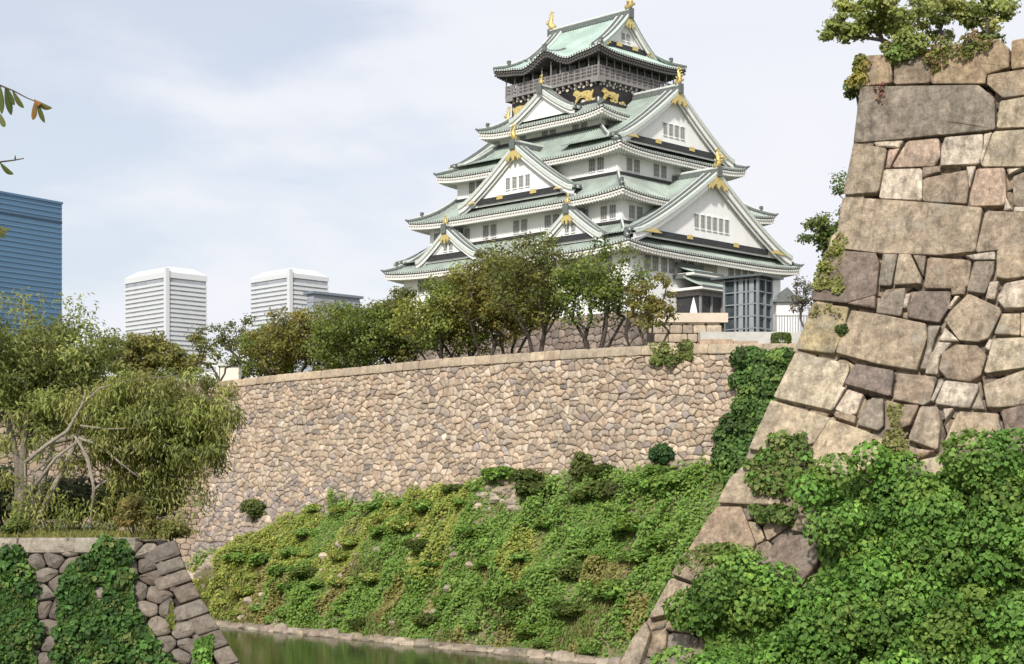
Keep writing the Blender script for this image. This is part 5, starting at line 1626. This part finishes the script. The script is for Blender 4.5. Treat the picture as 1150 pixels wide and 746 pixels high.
ivy('ivy_tuft', 'brown-flecked ivy along the long orange top block', FR, [(1040, 48), (1080, 46), (1120, 42), (1112, 60), (1075, 66), (1045, 90), (1040, 70)], 420, .07, [(.13, .14, .04), (.14, .10, .045), (.09, .12, .03)], 310, 7, .18, .1, .05)
ivy('red_creeper', 'withered reddish creeper hanging on the great grey block', FR, [(975, 94), (1000, 96), (990, 118), (983, 118)], 45, .06, [(.12, .05, .04), (.14, .08, .05)], 311, 0, cat='creeper')
ivy('weeds', 'thin dry weeds in the joints above the ivy mass', FR, [(1000, 455), (1015, 455), (1015, 505), (1040, 510), (985, 520), (992, 495)], 420, .08, [(.15, .15, .055), (.12, .13, .04), (.18, .16, .08)], 312, 3, .16, .08, .05, cat='weeds')
DIV = [(.04, .085, .02), (.05, .105, .024), (.03, .065, .018), (.07, .13, .03), (.08, .10, .03)]
ivy('ivy_curtain', 'dark ivy hanging over the embankment left of the bare stone strip', FL, [(-20, 624), (30, 620), (36, 660), (40, 760), (-20, 800)], 7200, .17, DIV, 321, 40, .42, .2, .15)
ivy('ivy_curtain', 'wide dark ivy sheet over the middle of the low embankment', FL, [(75, 640), (100, 614), (125, 608), (142, 612), (144, 660), (154, 692), (174, 718), (192, 745), (206, 790), (66, 800), (66, 690)], 14000, .17, DIV, 322, 90, .42, .2, .15, holes=((112, 668, 6, 10),))
ivy('ivy_tuft', 'moss and fern streak on the embankment corner stones', FL, [(178, 672), (194, 676), (196, 705), (186, 712)], 260, .09, [(.12, .13, .03), (.10, .12, .03)], 323, 0, base=.05)
ivy('ivy_tuft', 'bright ivy tuft at the foot of the embankment corner', FL, [(218, 725), (238, 712), (240, 750), (220, 790)], 420, .15, IV, 324, 6, .3, .15)
ivy('wall_creeper', 'tall creeper column on the moat wall against the bastion edge', FA, [(846, 392), (878, 386), (892, 392), (880, 430), (866, 470), (850, 520), (838, 556), (815, 548), (806, 515), (818, 470), (836, 430), (830, 405)], 5200, .22, [(.05, .095, .025), (.065, .115, .03), (.10, .15, .038), (.045, .075, .022)], 331, 70, .75, .5, .25, cat='creeper')
ivy('wall_creeper', 'pale creeper draped over the capstones below the small sparse tree', FA, [(728, 386), (775, 384), (780, 396), (765, 404), (735, 406)], 420, .18, [(.12, .14, .04), (.09, .115, .035)], 332, 8, .5, .2, .1, cat='creeper')

# clipped hedge at the end of the wall
q = P(877, 383, 108); hb = empty('clipped_hedge', (q.x, 108, q.z - .9)); tag(hb, 'small clipped rounded hedge at the right end of the moat wall', 'hedge')
mb = MB(); mb.box((-.25, -.3, -2.6), (.25, .3, .5), 0, (.1, .08, .06)); mb.build('stem', M['bark'], hb)
n_ = 5200; d = g.normal(size=(n_, 3)); d = np.sign(d) * np.abs(d) ** .55; d /= np.maximum(np.abs(d).max(1, keepdims=True), 1e-6); d /= (np.linalg.norm(d, axis=1, keepdims=True) ** .45)
leaf_mesh('foliage', d * np.array([.66, .6, .55]) * g.uniform(.86, 1.03, (n_, 1)) + np.array([0, 0, .9]), d + g.normal(size=(n_, 3)) * .3, .11 * g.uniform(.6, 1.3, n_), leafcols(g, n_, GRN), M['leaf'], hb, simple=True)

# ---------------------------------------------------------------- trees at and behind the bastion
def topz(): return 9.6


PN = [(.19, .21, .06), (.16, .19, .055), (.21, .22, .075), (.13, .16, .05)]
Y1 = 41.0
b = P(1005, 0, Y1); b.z = 9.5
make_tree('bastion_tree', 'spreading light green tree leaning out over the bastion corner', 'tree', b, ((P(985, 0, Y1).x, Y1, P(0, 22, Y1).z), (1.25, 1.1, .55)), 401, leaf=.10, per=150, nclump=38, rc=.26, pal=PN, trunk_r=.085, stems=3, lean=.8, bark=(.13, .11, .095), fork=.8,
          paths=[[P(1004, 52, Y1), P(990, 45, Y1), P(968, 42, Y1)], [P(1008, 50, Y1), P(1000, 28, Y1)], [P(1012, 50, Y1), P(1030, 20, Y1)]], extra=[P(x, y, Y1) for x, y in ((935, 30), (928, 40), (950, 42), (945, 18), (960, 8), (990, -10), (1040, 5), (1050, -20), (985, 30))])
Y2 = 42.5
b = P(1096, 0, Y2); b.z = 9.5
make_tree('bastion_tree', 'taller airy tree with dark forked stems on the right of the bastion top', 'tree', b, ((P(1085, 0, Y2).x, Y2, P(0, 12, Y2).z), (1.6, 1.2, .85)), 402, leaf=.10, per=140, nclump=46, rc=.28, pal=PN, trunk_r=.09, stems=4, lean=.7, bark=(.10, .085, .075), fork=.8)
b = P(965, 0, 40); 
bush('edge_shrub', 'small green shrub poking out beside the top course', 'shrub', (P(966, 0, 39.5).x, 39.5, 9.3), .42, .95, .09, 90, YGR, 411)
# stones lying on the bastion top
mb = MB()
q = P(1040, 44, 40.5); mb_ = MB(); boulder(mb_, (q.x, 40.5, 10.1), (.42, .3, .32), (.58, .53, .50), random.Random(3)); tag(mb_.build('boulder', M['big_stone'], loc=(q.x, 40.5, 9.8)), 'pale boulder lying on the bastion top behind green ivy', 'boulder')
mb_ = MB(); q = P(1130, 38, 40); boulder(mb_, (q.x, 40, 10.25), (.5, .3, .3), (.50, .44, .36), random.Random(4)); tag(mb_.build('boulder', M['big_stone'], loc=(q.x, 40, 10)), 'tan boulder on the bastion top under the taller airy tree', 'boulder')
# trees seen behind the bastion's edge
b = P(938, 0, 100); b.z = 8.55
make_tree('hidden_tree', 'green tree whose crown pokes out behind the bastion edge', 'tree', b, ((P(945, 0, 100).x, 100, P(0, 262, 100).z), (2.3, 1.9, 1.5)), 421, leaf=.18, per=130, nclump=46, rc=.7, pal=GRN, trunk_r=.16, stems=2, lean=.3, extra=[P(x, y, 100) for x, y in ((944, 200), (943, 212), (905, 268), (925, 245))])
b = P(905, 0, 150); b.z = 8.5
make_tree('bare_tree', 'greyish thin tree between the lift tower fence and the bastion', 'tree', b, ((P(905, 0, 150).x, 150, P(0, 335, 150).z), (1.7, 1.5, 1.9)), 422, leaf=.2, per=40, nclump=26, rc=.55, pal=[(.15, .12, .12), (.11, .10, .085), (.10, .11, .06)], trunk_r=.12, stems=2)
# low storehouse roof right of the lift tower
a, b_ = P(872, 334, 200), P(895, 334, 200); ho = empty('small_house', (a.x, 200, 16)); tag(ho, 'small white gabled house behind the fence right of the lift tower', 'house')
mb = MB(); mb.box((0, 0, 0), (b_.x - a.x, 5, a.z - 16)); mb.build('wall', M['plaster'], ho)
mb = MB(); w_ = b_.x - a.x; zr = a.z - 16.4
mb.plate([(-.5, -.5, zr - .2), (w_ + .5, -.5, zr - .2), (w_ / 2, -.5, zr + 1.6)], (0, 6, 0)); mb.build('roof', M['ridge'], ho)

# ---------------------------------------------------------------- twigs hanging into the frame at the upper left
YB = 6.0


def twig(pts, leaves, label, seed):
    root = empty('leafy_twig', P(pts[0][0], pts[0][1], YB)); tag(root, label, 'twig', None); o = root.location.copy()
    mb = MB(); mb.tube([P(x, y, YB) - o for x, y in pts], list(np.linspace(.004, .0018, len(pts))), 6, 0, (.10, .08, .06)); mb.build('stem', M['bark'], root)
    gg = random.Random(seed)
    for (x0, y0, x1, y1, w_, col) in leaves:
        a = P(x0, y0, YB) - o; b = P(x1, y1, YB) - o + Vector((0, gg.uniform(-.02, .02), 0)); t = (b - a); s = t.cross(Vector((0, 1, gg.uniform(-.5, .5)))).normalized() * (w_ / F * YB); dn = Vector((0, .006, 0))
        m = MB(); rows = []
        for k in np.linspace(0, 1, 7):
            wd = math.sin(math.pi * min(1, k * .93 + .04)) ** .8; c = a + t * k + Vector((0, 0, -.008 * math.sin(k * 3.1)))
            rows.append([c - s * wd + dn * wd, c, c + s * wd + dn * wd])
        m.grid(rows, 0, col); m.build('leaf', M['leaf'], root, smooth=True)


LG = [(.10, .13, .03), (.07, .10, .025), (.13, .15, .04)]
twig([(-30, 92), (0, 96), (15, 102), (30, 110), (40, 114)], [(40, 113, 58, 121, 3.2, (.14, .14, .04)), (41, 114, 49, 137, 3, (.11, .13, .035)), (39, 115, 36, 134, 3.2, (.28, .17, .06)), (38, 112, 48, 117, 3, (.34, .17, .06)), (14, 102, 25, 120, 3, LG[2]), (6, 98, 11, 128, 4, LG[1]), (0, 97, 2, 128, 3.5, LG[0]), (8, 99, 16, 118, 3, LG[1]), (0, 128, 7, 144, 3, LG[2]), (-6, 96, -3, 120, 4, LG[0])], 'twig of narrow leaves with orange tips at the upper left', 5)
twig([(-30, 186), (0, 182), (16, 180), (27, 178)], [(0, 183, 14, 195, 3, LG[0]), (16, 180, 17, 174, 1.2, LG[1]), (-12, 184, -4, 200, 3, LG[1])], 'bare-ended twig with one leaf above the blue glass tower', 6)
twig([(-25, 250), (-6, 254), (2, 257)], [(-2, 254, 12, 257, 2.6, LG[2]), (-4, 255, 5, 267, 2.6, LG[0]), (-8, 253, 8, 262, 2.2, (.16, .15, .05))], 'short leaf cluster in front of the blue glass tower', 7)
